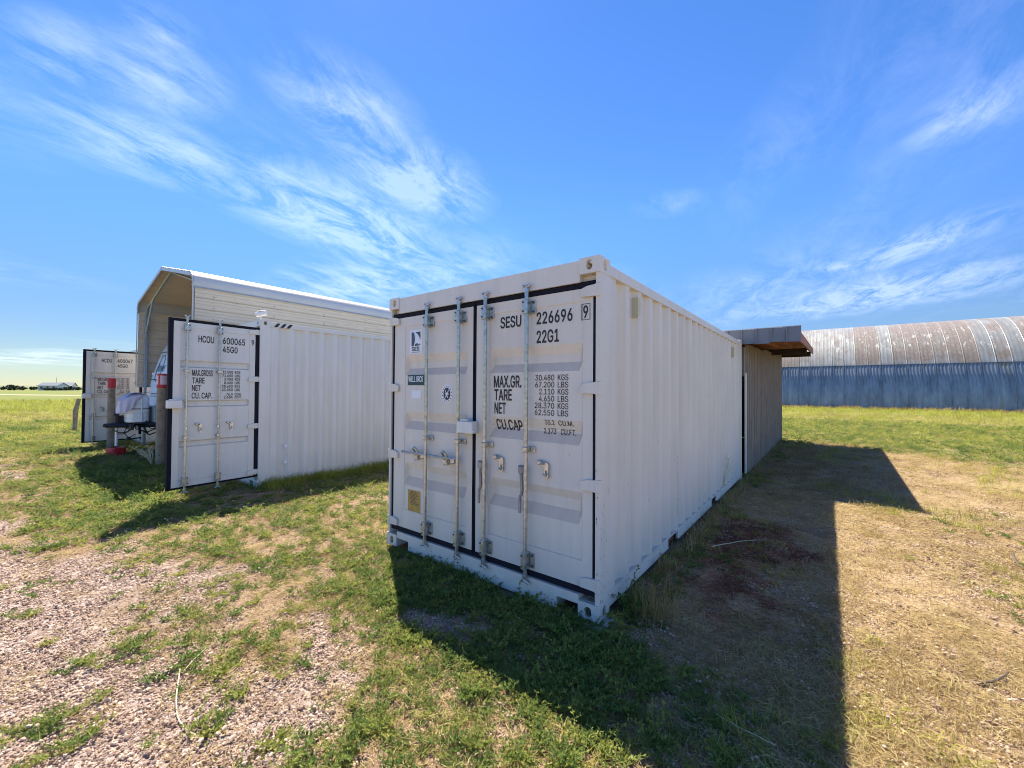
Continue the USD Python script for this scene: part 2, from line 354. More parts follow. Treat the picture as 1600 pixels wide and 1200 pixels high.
def ground_material():
    n = {"ge": ("geometry", {}), "at": ("attribute", {"attribute": "zone"}), "sep": ("separate_xyz", {}), "at2": ("attribute", {"attribute": "zone_dirt"}),
         "nf": ("noise_texture", {"scale": 38.0, "detail": 6.0, "roughness": 0.7}), "nm": ("noise_texture", {"scale": 2.2, "detail": 5.0, "roughness": 0.6}),
         "vo": ("voronoi_texture", {"scale": 46.0, "randomness": 1.0}), "vo2": ("voronoi_texture", {"scale": 46.0, "feature": "distance_to_edge"}),
         "soil": ("rgb_ramp", {"ramp": [(0.25, (0.15, 0.095, 0.06)), (0.5, (0.27, 0.18, 0.115)), (0.75, (0.38, 0.28, 0.19))]}),
         "grav": ("rgb_ramp", {"ramp": [(0.0, (0.16, 0.11, 0.09)), (0.35, (0.28, 0.20, 0.16)), (0.7, (0.38, 0.29, 0.245)), (1.0, (0.48, 0.40, 0.35))]}),
         "vs": ("separate_xyz", {}),
         "straw": ("rgb_ramp", {"ramp": [(0.28, (0.12, 0.075, 0.04)), (0.5, (0.32, 0.22, 0.12)), (0.72, (0.56, 0.43, 0.26))]}),
         "dirt": ("rgb_ramp", {"ramp": [(0.3, (0.21, 0.085, 0.05)), (0.7, (0.42, 0.21, 0.13))]}),
         "field": ("rgb_ramp", {"ramp": [(0.30, (0.22, 0.20, 0.07)), (0.5, (0.165, 0.185, 0.05)), (0.7, (0.12, 0.15, 0.035))]}),
         "mp": ("mapping", {"scale": (1.0, 1.0, 1.0)}), "nl": ("noise_texture", {"scale": 0.09, "detail": 8.0, "roughness": 0.68}),
         "cam": ("vector_math", {"math_type": "distance", "vector2": (CAM[0], CAM[1], 0.0)}),
         "far": ("map_range", {"range_type": "smoothstep", "from_min": 9.0, "from_max": 22.0, "to_min": 0.0, "to_max": 1.0}),
         "farg": ("math", {"math_type": "multiply"}),
         "m1": ("mix_color", {}), "m2": ("mix_color", {}), "m3": ("mix_color", {}), "m4": ("mix_color", {}),
         "b1": ("bump", {"strength": 0.9, "distance": 0.02}), "b2": ("bump", {"strength": 0.5, "distance": 0.012}),
         "p": ("principled_bsdf", {"roughness": 0.95, "specular_ior_level": 0.15})}
    l = [("at.vector", "sep.vector"), ("ge.position", "nf.vector"), ("ge.position", "nm.vector"), ("ge.position", "vo.vector"), ("ge.position", "vo2.vector"),
         ("nf.fac", "soil.fac"), ("vo.color", "vs.vector"), ("vs.x", "grav.fac"), ("nf.fac", "straw.fac"), ("nf.fac", "dirt.fac"), ("ge.position", "nl.vector"), ("nl.fac", "field.fac"),
         ("ge.position", "cam.vector1"), ("cam.value", "far.value"), ("far.result", "farg.value1"), ("sep.y", "farg.value2"),
         ("soil.color", "m1.a"), ("grav.color", "m1.b"), ("sep.x", "m1.fac"), ("m1.result", "m2.a"), ("straw.color", "m2.b"), ("sep.z", "m2.fac"),
         ("m2.result", "m3.a"), ("dirt.color", "m3.b"), ("at2.fac", "m3.fac"), ("m3.result", "m4.a"), ("field.color", "m4.b"), ("farg.value", "m4.fac"),
         ("m4.result", "p.base_color"), ("nf.fac", "b1.height"), ("vo2.distance", "b2.height"), ("b2.normal", "b1.normal"), ("b1.normal", "p.normal")]
    return mat("ground_look", n, l)
g_mat = ground_material()
gpr = usdkit.mesh(stage, "/World/ground", gmesh, g_mat, smooth=True)
pv = UsdGeom.PrimvarsAPI(gpr)
pv.CreatePrimvar("zone", Sdf.ValueTypeNames.Float3Array, "vertex").Set(Vt.Vec3fArray.FromNumpy(np.stack([zg, zgr, zs], 1).astype(np.float32)))
pv.CreatePrimvar("zone_dirt", Sdf.ValueTypeNames.FloatArray, "vertex").Set(Vt.FloatArray.FromNumpy(zd.astype(np.float32)))
tag(gpr.GetPrim(), kind="structure")

def ray(px, py):
    return cf + r2 * (px - 800) / FOC + u2 * (600 - py) / FOC

# pale track far out in the field, and the low rise on the horizon
tr = MB()
c0, c1 = CAM + ray(-260, 616.5) * 88, CAM + ray(330, 616.5) * 84
s = np.linspace(0, 1, 60)[:, None]
mid = c0 * (1 - s) + c1 * s
wv = np.array([cf[0], cf[1], 0]); wv /= np.linalg.norm(wv)
A, B = mid - wv * 2.6, mid + wv * 2.6
P2 = np.stack([A, B], 1); P2[..., 2] = ground_h(P2[..., 0], P2[..., 1]) + 0.02
tr.grid(P2)
tag(obj("dirt_road", tr, plain("pale_track", (0.44, 0.375, 0.27), 0.95, 0, 0.1, 0.3), None), kind="structure")

hl = MB()
az = np.linspace(-PI, PI, 400)
rows = []
for k, (R, hh) in enumerate([(520, -0.5), (700, 0.35), (950, 1.0), (1250, 0.75), (1500, -1.0)]):
    hgt = hh * (2.2 + 1.6 * noise2(np.cos(az) * 5, np.sin(az) * 5, 1.0, 9 + k)) * 1.25
    rows.append(np.stack([CAM[0] + R * np.sin(az), CAM[1] + R * np.cos(az), hgt], -1))
hl.grid(np.array(rows))
tag(obj("distant_hills", hl, plain("dry_hills", (0.16, 0.17, 0.08), 1.0, 0, 0.25, 0.02), None, smooth=True), kind="structure")

# ------------------------------------------------------------------ storage containers
W = 2.438
def oval(cx, cy, w, h, n=10):
    r = w / 2
    p = [(cx + r * math.cos(a), cy + (h / 2 - r) * (1 if math.sin(a) >= 0 else -1) + r * math.sin(a)) for a in np.linspace(0, 2 * PI, 4 * n, endpoint=False)]
    return p

def casting():
    """corner casting whose outer corner is the origin; spans x -.162..0, y 0...178, z 0...118"""
    b = MB(); b.box((-0.162, 0, 0), (0, 0.178, 0.118))
    q = b.mesh()
    body = m3.Manifold(m3.Mesh(q.vertices.astype(np.float32), q.faces.astype(np.uint32)))
    body -= m3.Manifold.cube([0.122, 0.138, 0.082]).translate([-0.142, 0.02, 0.018])
    e = MB(); e.prism(oval(-0.083, 0.056, 0.052, 0.074), 0.06, ((0, 0.03, 0), (1, 0, 0), (0, 0, 1)))
    s = MB(); s.prism(oval(0.092, 0.056, 0.050, 0.076), 0.06, ((-0.03, 0, 0), (0, 1, 0), (0, 0, 1)))
    t = MB(); t.prism(oval(-0.083, 0.092, 0.058, 0.100), 0.3, ((0, 0, -0.1), (1, 0, 0), (0, 1, 0)))
    for c in (e, s, t):
        c = c.mesh(); body -= m3.Manifold(m3.Mesh(c.vertices.astype(np.float32), c.faces.astype(np.uint32)))
    q = body.to_mesh()
    return np.array(q.vert_properties[:, :3]), np.array(q.tri_verts)
CAST_V, CAST_F = casting()

def lettering(parent, text, x0, x1, z, h, ysurf, m, bold=False, name="lettering", thick=0.0015):
    t = meshkit.text_mesh(text, h, thick, bold)
    v = t.vertices.copy()
    lo, hi = v[:, 0].min(), v[:, 0].max()
    v[:, 0] = x0 + (v[:, 0] - lo) * (x1 - x0) / (hi - lo)
    P = np.stack([v[:, 0], -v[:, 2], z + v[:, 1]], 1)
    f = t.faces
    if ysurf is not None:
        P, f = trimesh.remesh.subdivide_to_size(P, f, 0.035)[:2]
        P[:, 1] += np.array([ysurf(a, c) for a, c in P[:, [0, 2]]]) - 0.0015
    return obj(name, trimesh.Trimesh(P, f, process=False), m, parent, smooth=False)

def container(name, label, loc, L, H, cfg):
    t = thing(name, label, "shipping container", loc)
    pm = M[cfg["paint"]]
    # corner castings
    for sx in (0, 1):
        for sy in (0, 1):
            for sz in (0, 1):
                v, f = CAST_V.copy(), CAST_F
                flips = 0
                if sx: v[:, 0] = -W - v[:, 0]; flips += 1
                if sy: v[:, 1] = L - v[:, 1]; flips += 1
                if sz: v[:, 2] = H - v[:, 2]; flips += 1
                obj("corner_casting", trimesh.Trimesh(v, f[:, ::-1] if flips % 2 else f, process=False), pm, t)
    # posts
    for sx in (0, 1):
        prof = [(-0.006, 0.012), (-0.002, 0.018), (-0.002, 0.185), (-0.010, 0.192), (-0.040, 0.192), (-0.040, 0.15), (-0.13, 0.15), (-0.13, 0.100), (-0.034, 0.098), (-0.034, 0.012)]
        if sx: prof = [(-W - a, b) for a, b in prof][::-1]
        p = MB(); p.prism(prof, H - 0.236, ((0, 0, 0.118), (1, 0, 0), (0, 1, 0)))
        obj("corner_post", p, pm, t)
        p = MB()
        if sx: p.box((-W + 0.002, L - 0.16, 0.118), (-W + 0.13, L - 0.004, H - 0.118), 0.005)
        else: p.box((-0.13, L - 0.16, 0.118), (-0.002, L - 0.004, H - 0.118), 0.005)
        obj("corner_post", p, pm, t)
    zt, zb = cfg["leaf"][1], cfg["leaf"][0]
    # header and sill
    p = MB(); p.box((-W + 0.162, 0.008, zt + 0.045), (-0.162, 0.10, H - 0.012)); p.box((-W + 0.05, 0.06, zt + 0.02), (-0.05, 0.14, H - 0.118), 0.004)
    obj("door_header", p, pm, t)
    p = MB()
    z0 = zb - 0.05
    p.box((-W + 0.162, 0.006, 0.088), (-0.162, 0.16, z0))
    p.box((-W + 0.345, 0.006, -0.005), (-0.345, 0.16, 0.088))
    obj("door_sill", p, pm, t)
    # side walls: trapezoid corrugation, outer ridge flush-ish with the rails
    def side(x_out, sgn):
        ys = [0.19, 0.30]; ds = [0.012, 0.012]
        pitch = 0.2785; y = 0.30
        while y + pitch < L - 0.2:
            for dy, d in ((0.068, 0.051), (0.070, 0.051), (0.068, 0.012), (0.0725, 0.012)):
                y += dy; ys.append(y); ds.append(d)
        ys.append(L - 0.155); ds.append(0.012)
        ys, ds = np.array(ys), np.array(ds)
        zz = np.array([0.145, H * 0.5, H - 0.105])
        P = np.stack([np.broadcast_to((x_out - sgn * ds)[:, None], (len(ys), 3)), np.broadcast_to(ys[:, None], (len(ys), 3)), np.broadcast_to(zz, (len(ys), 3))], -1)
        b = MB(); b.grid(P if sgn > 0 else P[:, ::-1])
        return b
    obj("side_panel", side(0.0, 1), pm, t, smooth=False)
    obj("side_panel", side(-W, -1), pm, t, smooth=False)
    for sx in (0, 1):
        x = lambda a: (-W - a) if sx else a
        p = MB(); p.box((x(-0.060), 0.178, H - 0.110), (x(-0.004), L - 0.178, H - 0.030), 0.0015)
        obj("top_rail", p, pm, t)
        p = MB()
        gaps = cfg.get("forks", [])
        y = 0.178
        for g0, g1 in gaps + [(L - 0.178, L)]:
            p.box((x(-0.030), y, 0.050), (x(-0.006), g0, 0.150), 0.004)
            p.box((x(-0.030), y, 0.050), (x(0.002), g0, 0.058), 0.002)
            y = g1
        for g0, g1 in gaps:
            p.box((x(-0.0305), g0 - 0.004, 0.132), (x(-0.0065), g1 + 0.004, 0.1495), 0.003)
        p.box((x(-0.078), 0.19, 0.1405), (x(-0.0302), L - 0.17, 0.149), 0.0)
        obj("bottom_rail", p, pm, t)
        for g0, g1 in gaps:
            p = MB(); p.box((x(-0.20), g0 - 0.03, 0.045), (x(-0.05), g1 + 0.03, 0.150), 0.004)
            obj("fork_pocket", p, M["rust"], t)
    p = MB()
    ry = np.arange(0.10, L - 0.10, 0.055); rz = H - 0.045 + 0.018 * ((np.arange(len(ry)) // 2) % 2)
    p.grid(np.stack([np.stack([np.full(len(ry), a), ry, rz], 1) for a in (-0.05, -W + 0.05)]))
    obj("roof_panel", p, pm, t, smooth=False)
    p = MB(); p.box((-W + 0.10, L - 0.06, 0.14), (-0.10, L - 0.02, H - 0.10)); p.box((-W + 0.12, L - 0.02, 0.02), (-0.12, L - 0.005, 0.15)); p.box((-W + 0.12, L - 0.02, H - 0.12), (-0.12, L - 0.005, H - 0.02))
    obj("end_panel", p, pm, t)
    p = MB(); p.box((-W + 0.06, 0.16, 0.10), (-0.06, L - 0.06, 0.16))
    for k in range(int(L / 0.6)):
        p.box((-W + 0.05, 0.5 + k * 0.6, 0.04), (-0.05, 0.56 + k * 0.6, 0.10))
    obj("floor", p, M["dark"], t)

    # doors -----------------------------------------------------------
    def leaf(right, angle):
        hx = -0.030 if right else -W + 0.030
        pth = f"{t.GetPath()}/{numbered(str(t.GetPath()), 'door')}"
        sg = -1 if right else 1              # the leaf runs from its hinge along sg * x
        X = lambda s_: sg * s_               # distance from the hinge -> local x
        w0, w1 = cfg["span"]
        g0, g1 = cfg["groove_span"][0 if right else 1]
        gr = cfg["grooves"]
        ss = [w0, g0 - 0.004, g0, g0 + cfg["gslope"], g1 - cfg["gslope"], g1, g1 + 0.004, w1]
        zs_ = [zb, cfg["frame_z"][0] - 0.006, cfg["frame_z"][0]]
        for a, b2, c, d in gr:
            zs_ += [a, b2, c, d]
        zs_ += [cfg["frame_z"][1], cfg["frame_z"][1] + 0.006, zt]
        GD = cfg["gdepth"]
        def depth(s_, z):
            inset = 0.006 if (g0 <= s_ <= g1 and cfg["frame_z"][0] <= z <= cfg["frame_z"][1]) else 0.0
            for a, b2, c, d in gr:
                if a < z < d:
                    k = min(1, (z - a) / max(b2 - a, 1e-6), (d - z) / max(d - c, 1e-6))
                    k = min(k, max(0, (s_ - g0) / cfg["gslope"]), max(0, (g1 - s_) / cfg["gslope"]))
                    inset += GD * max(k, 0)
            return inset
        ysurf = lambda x_, z: depth(abs(x_), z)
        zs_ = sorted(set(round(z, 4) for z in zs_))
        P = np.array([[[X(s_), depth(s_, z), z] for z in zs_] for s_ in ss])
        b = MB(); b.grid(P[::-1] if right else P)
        a_, b_ = sorted((X(w0), X(w1)))
        lo = MB(); lo.box((a_, 0.0, zb), (b_, 0.062, zt)); q = lo.mesh()
        keep = q.face_normals[:, 1] > -0.5
        b.add(q.vertices, q.faces[keep])
        d = usdkit.mesh(stage, pth, b.mesh(), pm, smooth=20)
        d.AddTranslateOp().Set((hx, cfg.get("hinge_y", 0.030) if angle else 0.030, 0.0))
        if angle:
            d.AddRotateZOp().Set(math.degrees(angle))
        d = d.GetPrim()
        # gasket round the leaf
        gk = MB(); e0, e1, gb, gt = cfg["gasket"]
        for (s0, s1, za, zz) in ((e0, e1, zt, gt), (e0, e1, gb, zb), (e0, w0, zb, zt), (w1, e1, zb, zt)):
            gk.box((X(s0), -0.004, za), (X(s1), 0.052, zz), 0.004)
        obj("gasket", gk, M["gasket"], d)
        # hinges
        for z in cfg["hinge_z"]:
            hb = MB()
            h_in = -cfg.get("hinge_in", 0.0) if angle else 0.0
            hb.prism([(X(h_in), z - 0.040), (X(h_in), z + 0.044), (X(0.075), z + 0.038), (X(0.122), z + 0.022), (X(0.122), z - 0.036)], 0.020, ((0, -0.003, 0), (1, 0, 0), (0, 0, 1)))
            hb.tube([(X(-0.004), -0.008, z - 0.043), (X(-0.004), -0.008, z + 0.046)], 0.020, 10)
            obj("hinge", hb, pm, d)
        # locking bars
        for k, s_ in enumerate(cfg["bars"]):
            lb = MB(); yb = -0.045
            lb.tube([(X(s_), yb, zb - 0.04), (X(s_), yb, zt + 0.04)], 0.0165, 12)
            for ze, up in ((zt + 0.03, 1), (zb - 0.03, -1)):
                lb.box((X(s_) - 0.013, yb - 0.014, ze - 0.03), (X(s_) + 0.013, yb + 0.012, ze + 0.045 * up), 0.004)
                lb.tube([(X(s_) - 0.034, yb + 0.004, ze + 0.058 * up), (X(s_), yb - 0.010, ze + 0.036 * up), (X(s_) + 0.036, yb + 0.002, ze + 0.060 * up)], 0.012, 8)
                lb.tube([(X(s_), yb, ze - 0.004 * up), (X(s_), yb, ze + 0.03 * up)], 0.022, 10)
            br = obj("locking_bar", lb, M["steel"], d)
            for zc, hh in ((zt - 0.085, 0.058), (zb + 0.080, 0.066)):
                bk = MB()
                bk.box((X(s_) - 0.030, yb - 0.024, zc - hh), (X(s_) + 0.020, -0.001, zc + hh), 0.006)
                bk.box((X(s_) + 0.0205, -0.012, zc - hh * 0.86), (X(s_) + 0.062, -0.001, zc + hh * 0.86), 0.003)
                obj("bar_bracket", bk, M["steel"], d)
                bt = MB()
                for zz in (-0.62, 0.62):
                    bt.tube([(X(s_) + 0.044, -0.024, zc + zz * hh), (X(s_) + 0.044, -0.010, zc + zz * hh)], 0.010, 6)
                    bt.tube([(X(s_) - 0.018, yb - 0.032, zc + zz * hh), (X(s_) - 0.018, yb - 0.020, zc + zz * hh)], 0.007, 6)
                obj("bracket_bolts", bt, M["steel_dark"], d)
            for zc in cfg["guides"]:
                bk = MB(); bk.box((X(s_) - 0.026, yb - 0.022, zc - 0.022), (X(s_) + 0.022, -0.001, zc + 0.022), 0.006); bk.box((X(s_) + 0.0225, -0.012, zc - 0.022), (X(s_) + 0.066, -0.001, zc + 0.022), 0.003)
                bk.tube([(X(s_) + 0.036, -0.018, zc), (X(s_) + 0.036, -0.010, zc)], 0.007, 8); bk.tube([(X(s_) + 0.054, -0.018, zc), (X(s_) + 0.054, -0.010, zc)], 0.007, 8)
                obj("bar_guide", bk, M["steel"], d)
        return d, X, ysurf, hx

    dl = leaf(False, 0.0) if cfg.get("left", True) else None
    dr = leaf(True, cfg.get("angle", 0.0))
    # hinge lugs on the posts (right post always, left when closed)
    for z in cfg["hinge_z"]:
        for sx in (0, 1):
            x = lambda a: (-W - a) if sx else a
            lg = MB(); lg.box((x(-0.020), 0.004, z - 0.046), (x(0.004), 0.030, z + 0.050), 0.004)
            obj("hinge_lug", lg, pm, t)
    return t, dl, dr

def handle_down(parent, x, z0, z1, m=None):
    """door handle hanging beside its locking bar"""
    h = MB()
    h.box((x - 0.028, -0.066, z0 - 0.068), (x + 0.026, -0.030, z0), 0.010)
    zs = [z0 - 0.06, z0 - 0.12, z0 - 0.20, z0 - 0.235, z0 - 0.25, z1]
    xs = [x, x + 0.004, x + 0.008, x + 0.002, x - 0.010, x - 0.010]
    for i in range(5):
        a, b = np.array([xs[i], -0.052, zs[i]]), np.array([xs[i + 1], -0.052 - 0.004 * (i > 2), zs[i + 1]])
        h.tube([a, b], 0.013 if i < 3 else 0.0115, 8)
    return obj("handle", h, m or M["steel_grey"], parent)

def retainer(parent, x, z, hub=True):
    """handle catch: keeper plate with a hooked slot and its bolt"""
    p = MB()
    pl = Polygon([(0.0, 0.055), (0.035, 0.045), (0.042, 0.03), (0.042, -0.06), (0.030, -0.076), (0.012, -0.076), (0.002, -0.06), (0.002, 0.0), (-0.012, 0.03)])
    pl = pl.difference(Polygon(oval(0.024, -0.035, 0.018, 0.048)))
    p.prism(pl, 0.012, ((x, -0.006, z), (1, 0, 0), (0, 0, 1)))
    p.box((x - 0.050, -0.040, z + 0.028), (x - 0.020, -0.004, z + 0.066), 0.007)
    p.tube([(x - 0.028, -0.022, z + 0.046), (x + 0.004, -0.020, z + 0.040)], 0.012, 8)
    p.tube([(x - 0.002, -0.020, z - 0.044), (x + 0.018, -0.024, z - 0.052), (x + 0.030, -0.022, z - 0.036)], 0.007, 8)
    return obj("handle_catch", p, M["steel"], parent)

def lock_box(parent, x0, x1, z0, z1, m):
    p = MB(); p.box((x0, -0.088, z0), (x1, -0.004, z1), 0.006)
    p.box((x0 + 0.03, -0.07, z1 - 0.003), (x0 + 0.11, -0.02, z1 + 0.018), 0.004)
    p.tube([(x1 - 0.03, -0.07, z0 + 0.02), (x1 + 0.012, -0.07, z0 + 0.02)], 0.016, 10)
    return obj("lock_box", p, m, parent, label="welded white steel lock box")

# ---- near container
PX = lambda x: x + (x - CAM[0]) * 0.0113      # the leaf stands 3 cm back from the plane its marks were measured on
CFG1 = dict(paint="paint", leaf=(0.205, 2.375), span=(0.034, 1.168), groove_span=((0.118, 1.014), (0.210, 1.098)), gslope=0.030, gdepth=0.034,
            grooves=[(0.647, 0.735, 0.816, 0.884), (1.223, 1.305, 1.325, 1.403), (1.774, 1.843, 1.906, 1.980)], frame_z=(0.397, 2.279),
            gasket=(0.006, 1.186, 0.158, 2.425), hinge_z=(0.250, 0.948, 1.645, 2.345), bars=(0.592, 1.028), guides=(1.160,), forks=[(1.60, 1.93), (3.55, 3.85)])
CFG1L = dict(CFG1)
c1, d1l, d1r = container("storage_container", "cream white container with both doors shut, standing nearest, its cargo figures in black", (0, 0, 0), 6.058, 2.591, CFG1)
# lettering of the right leaf, x measured from its hinge
dr, X, ys, hx = d1r
def L1(text, x0, x1, z, h):
    lettering(dr, text, PX(x0) - hx, PX(x1) - hx, z, h, ys, M["letter"], h > 0.06)
L1("SESU", -0.905, -0.688, 2.152, 0.090); L1("226696", -0.538, -0.218, 2.152, 0.090); L1("9", -0.127, -0.088, 2.160, 0.086); L1("22G1", -0.537, -0.334, 2.003, 0.094)
L1("MAX.GR.", -0.972, -0.684, 1.652, 0.094); L1("TARE", -0.966, -0.780, 1.543, 0.090); L1("NET", -0.964, -0.842, 1.430, 0.090); L1("CU.CAP.", -0.960, -0.668, 1.297, 0.082)
for i, (a, x0, b_) in enumerate([("30.480", -0.547, "KGS"), ("67.200", -0.547, "LBS"), ("2.110", -0.510, "KGS"), ("4.650", -0.512, "LBS"), ("28.370", -0.550, "KGS"), ("62.550", -0.550, "LBS")]):
    z = 1.705 - i * 0.0545
    L1(a, x0, -0.374, z, 0.044); L1(b_, -0.342, -0.252, z, 0.044)
L1("33.2", -0.462, -0.378, 1.360, 0.038); L1("CU.M.", -0.340, -0.212, 1.360, 0.038); L1("1.173", -0.484, -0.372, 1.290, 0.042); L1("CU.FT.", -0.332, -0.200, 1.290, 0.042)
fr = MB()
for a, b_ in (((-0.142, 2.143), (-0.138, 2.262)), ((-0.076, 2.143), (-0.072, 2.262)), ((-0.138, 2.143), (-0.076, 2.147)), ((-0.138, 2.258), (-0.076, 2.262))):
    fr.box((PX(a[0]) - hx, -0.0015, a[1]), (PX(b_[0]) - hx, 0.002, b_[1]))
obj("check_digit_frame", fr, M["letter"], dr)
handle_down(dr, -1.098 - hx, 1.020, 0.657); handle_down(dr, -0.660 - hx, 1.032, 0.655)
retainer(dr, PX(-0.893) - hx, 1.018); retainer(dr, PX(-0.452) - hx, 1.022)
# left leaf
dl, X, ysl, hxl = d1l
for (xa, xb) in ((-2.158, -1.800), (-1.745, -1.385)):
    h = MB()
    h.tube([(xa - hxl, -0.060, 0.998), (xa + 0.10 - hxl, -0.062, 0.998), (xa + 0.14 - hxl, -0.052, 0.996), (xb - hxl, -0.050, 1.000)], [0.014, 0.013, 0.011, 0.011], 8)
    h.box((xb - 0.075 - hxl, -0.066, 0.955), (xb - 0.025 - hxl, -0.030, 1.005), 0.008)
    obj("handle", h, M["steel"], dl)
    k = MB(); cx = xa + 0.20 - hxl
    k.tube([(cx - 0.035, -0.03, 1.012), (cx - 0.018, -0.07, 1.045), (cx + 0.012, -0.078, 1.060), (cx + 0.034, -0.070, 1.040), (cx + 0.038, -0.050, 1.0), (cx + 0.022, -0.045, 0.95), (cx, -0.05, 0.935), (cx - 0.02, -0.045, 0.95)], 0.011, 8)
    k.box((cx - 0.022, -0.058, 0.930), (cx + 0.034, -0.004, 0.985), 0.008)
    obj("handle_catch", k, M["steel"], dl)
lock_box(dl, -1.352 - hxl, -1.168 - hxl, 1.245, 1.352, M["lock_white"])

def sticker(parent, x0, x1, z0, z1, m, name, hx_, y=-0.002, label=None):
    x0, x1 = PX(x0), PX(x1)
    p = MB(); p.box((x0 - hx_, y + ysl((x0 + x1) / 2 - hx_, (z0 + z1) / 2) - 0.001, z0), (x1 - hx_, y + 0.004 + ysl((x0 + x1) / 2 - hx_, (z0 + z1) / 2), z1))
    return obj(name, p, m, parent, smooth=False, label=label)
yo = ysl(-1.99 - hxl, 2.1)
sticker(dl, -2.092, -1.902, 1.992, 2.232, M["sticker"], "logo_sticker", hxl, label="white sticker with a dark sail emblem and three letters")
lg = MB(); fr0 = ((PX(-2.092) - hxl, yo - 0.0045, 1.992), (1, 0, 0), (0, 0, 1))
import shapely.affinity as aff
sq = sbox(0.028, 0.078, 0.164, 0.218)
disc = Point(-0.06, 0.15).buffer(0.138, 40)
lg.prism(sq.intersection(disc), 0.0015, fr0)
lg.prism(Polygon([(0.088, 0.218), (0.164, 0.218), (0.164, 0.140), (0.150, 0.165), (0.128, 0.192)]), 0.0015, fr0)
lg.prism(aff.scale(Point(0.11, 0.078).buffer(0.032, 20), 1, 0.8).intersection(sbox(0, 0.0785, 0.2, 0.2)), 0.0015, fr0)
lg.prism(Point(0.156, 0.090).buffer(0.007), 0.0015, fr0)
lg.box((PX(-2.092) + 0.025 - hxl, yo - 0.0045, 1.992 + 0.012), (PX(-2.092) + 0.165 - hxl, yo - 0.0032, 1.992 + 0.0165))
obj("emblem", lg, M["teal"], dl, smooth=False)
lettering(dl, "SES", PX(-2.060) - hxl, PX(-1.944) - hxl, 2.020, 0.040, lambda a, b: ysl(-1.99 - hxl, 2.1) - 0.0025, M["ink"], True)
sticker(dl, -2.120, -1.868, 1.672, 1.776, M["green_print"], "name_plate", hxl, label="small dark green plate with two words")
for s_, x0, x1, z, h in (("WELL", -2.106, -1.998, 1.706, 0.056), ("BROS", -1.982, -1.882, 1.706, 0.056)):
    lettering(dl, s_, PX(x0) - hxl, PX(x1) - hxl, z, h, lambda a, b: ysl(-1.99 - hxl, 1.72) - 0.0025, M["sticker"], True)
sticker(dl, -2.058, -1.912, 1.537, 1.619, M["sticker"], "blank_sticker", hxl)
cx, cz = PX(-1.545), 1.592; yo2 = ysl(cx - hxl, cz)
ov = MB(); fr1 = ((cx - hxl, yo2 - 0.001, cz), (1, 0, 0), (0, 0, 1))
ov.prism(aff.scale(Point(0, 0).buffer(0.077, 40), 1, 1.12), 0.0015, fr1)
obj("round_sticker", ov, M["sticker"], dl, smooth=False, label="oval white class mark sticker with dark figure")
ov = MB(); fr1 = ((cx - hxl, yo2 - 0.003, cz - 0.003), (1, 0, 0), (0, 0, 1))
core = aff.scale(Point(0, 0).buffer(0.046, 30), 1, 1.25)
fig = Polygon([(-0.026, 0.034), (-0.012, 0.034), (-0.010, 0.012), (0.006, 0.014), (0.020, 0.042), (0.028, 0.036), (0.012, 0.002), (0.026, 0.004), (0.026, -0.006), (0.006, -0.008), (0.016, -0.036), (0.006, -0.042), (-0.004, -0.016), (-0.014, -0.042), (-0.024, -0.038), (-0.012, -0.006), (-0.028, -0.004), (-0.028, 0.004), (-0.016, 0.006)])
ov.prism(core.difference(fig), 0.001, fr1)
for k in range(14):
    a = 2 * PI * k / 14
    q = aff.rotate(sbox(-0.004, -0.006, 0.004, 0.006), math.degrees(a))
    ov.prism(aff.translate(q, 0.061 * math.sin(a), 0.070 * math.cos(a)), 0.001, fr1)
obj("emblem", ov, M["ink"], dl, smooth=False)
sticker(dl, -2.098, -1.910, 0.388, 0.608, M["brass"], "approval_plate", hxl, label="stamped brass approval plate")
rng0 = np.random.default_rng(5)
pl = MB(); yo3 = ysl(-2.0 - hxl, 0.5)
for k in range(11):
    z = 0.592 - k * 0.013
    a = -2.085 + rng0.uniform(0, 0.04); b_ = -1.925 - rng0.uniform(0, 0.06)
    pl.box((PX(a) - hxl, yo3 - 0.0042, z), (PX(b_) - hxl, yo3 - 0.0028, z + 0.0045))
obj("stamped_lines", pl, M["ink"], dl, smooth=False)
# small vents high on the long side
for (y, z, s_) in ((0.722, 2.33, 1), (5.185, 2.30, 1)):
    v = MB()
    v.prism([(0, -0.085), (0.05, -0.055), (0.062, -0.02), (0.062, 0.05), (0.04, 0.085), (0, 0.09)], 0.052, ((-0.046, y, z), (0, 1, 0), (0, 0, 1)))
    obj("side_vent", v, plain("yellowed_vent", (0.50, 0.46, 0.30), 0.6, 0, 0.1) if not stage.GetPrimAtPath("/World/Looks/yellowed_vent") else UsdShade.Material.Get(stage, "/World/Looks/yellowed_vent"), c1)

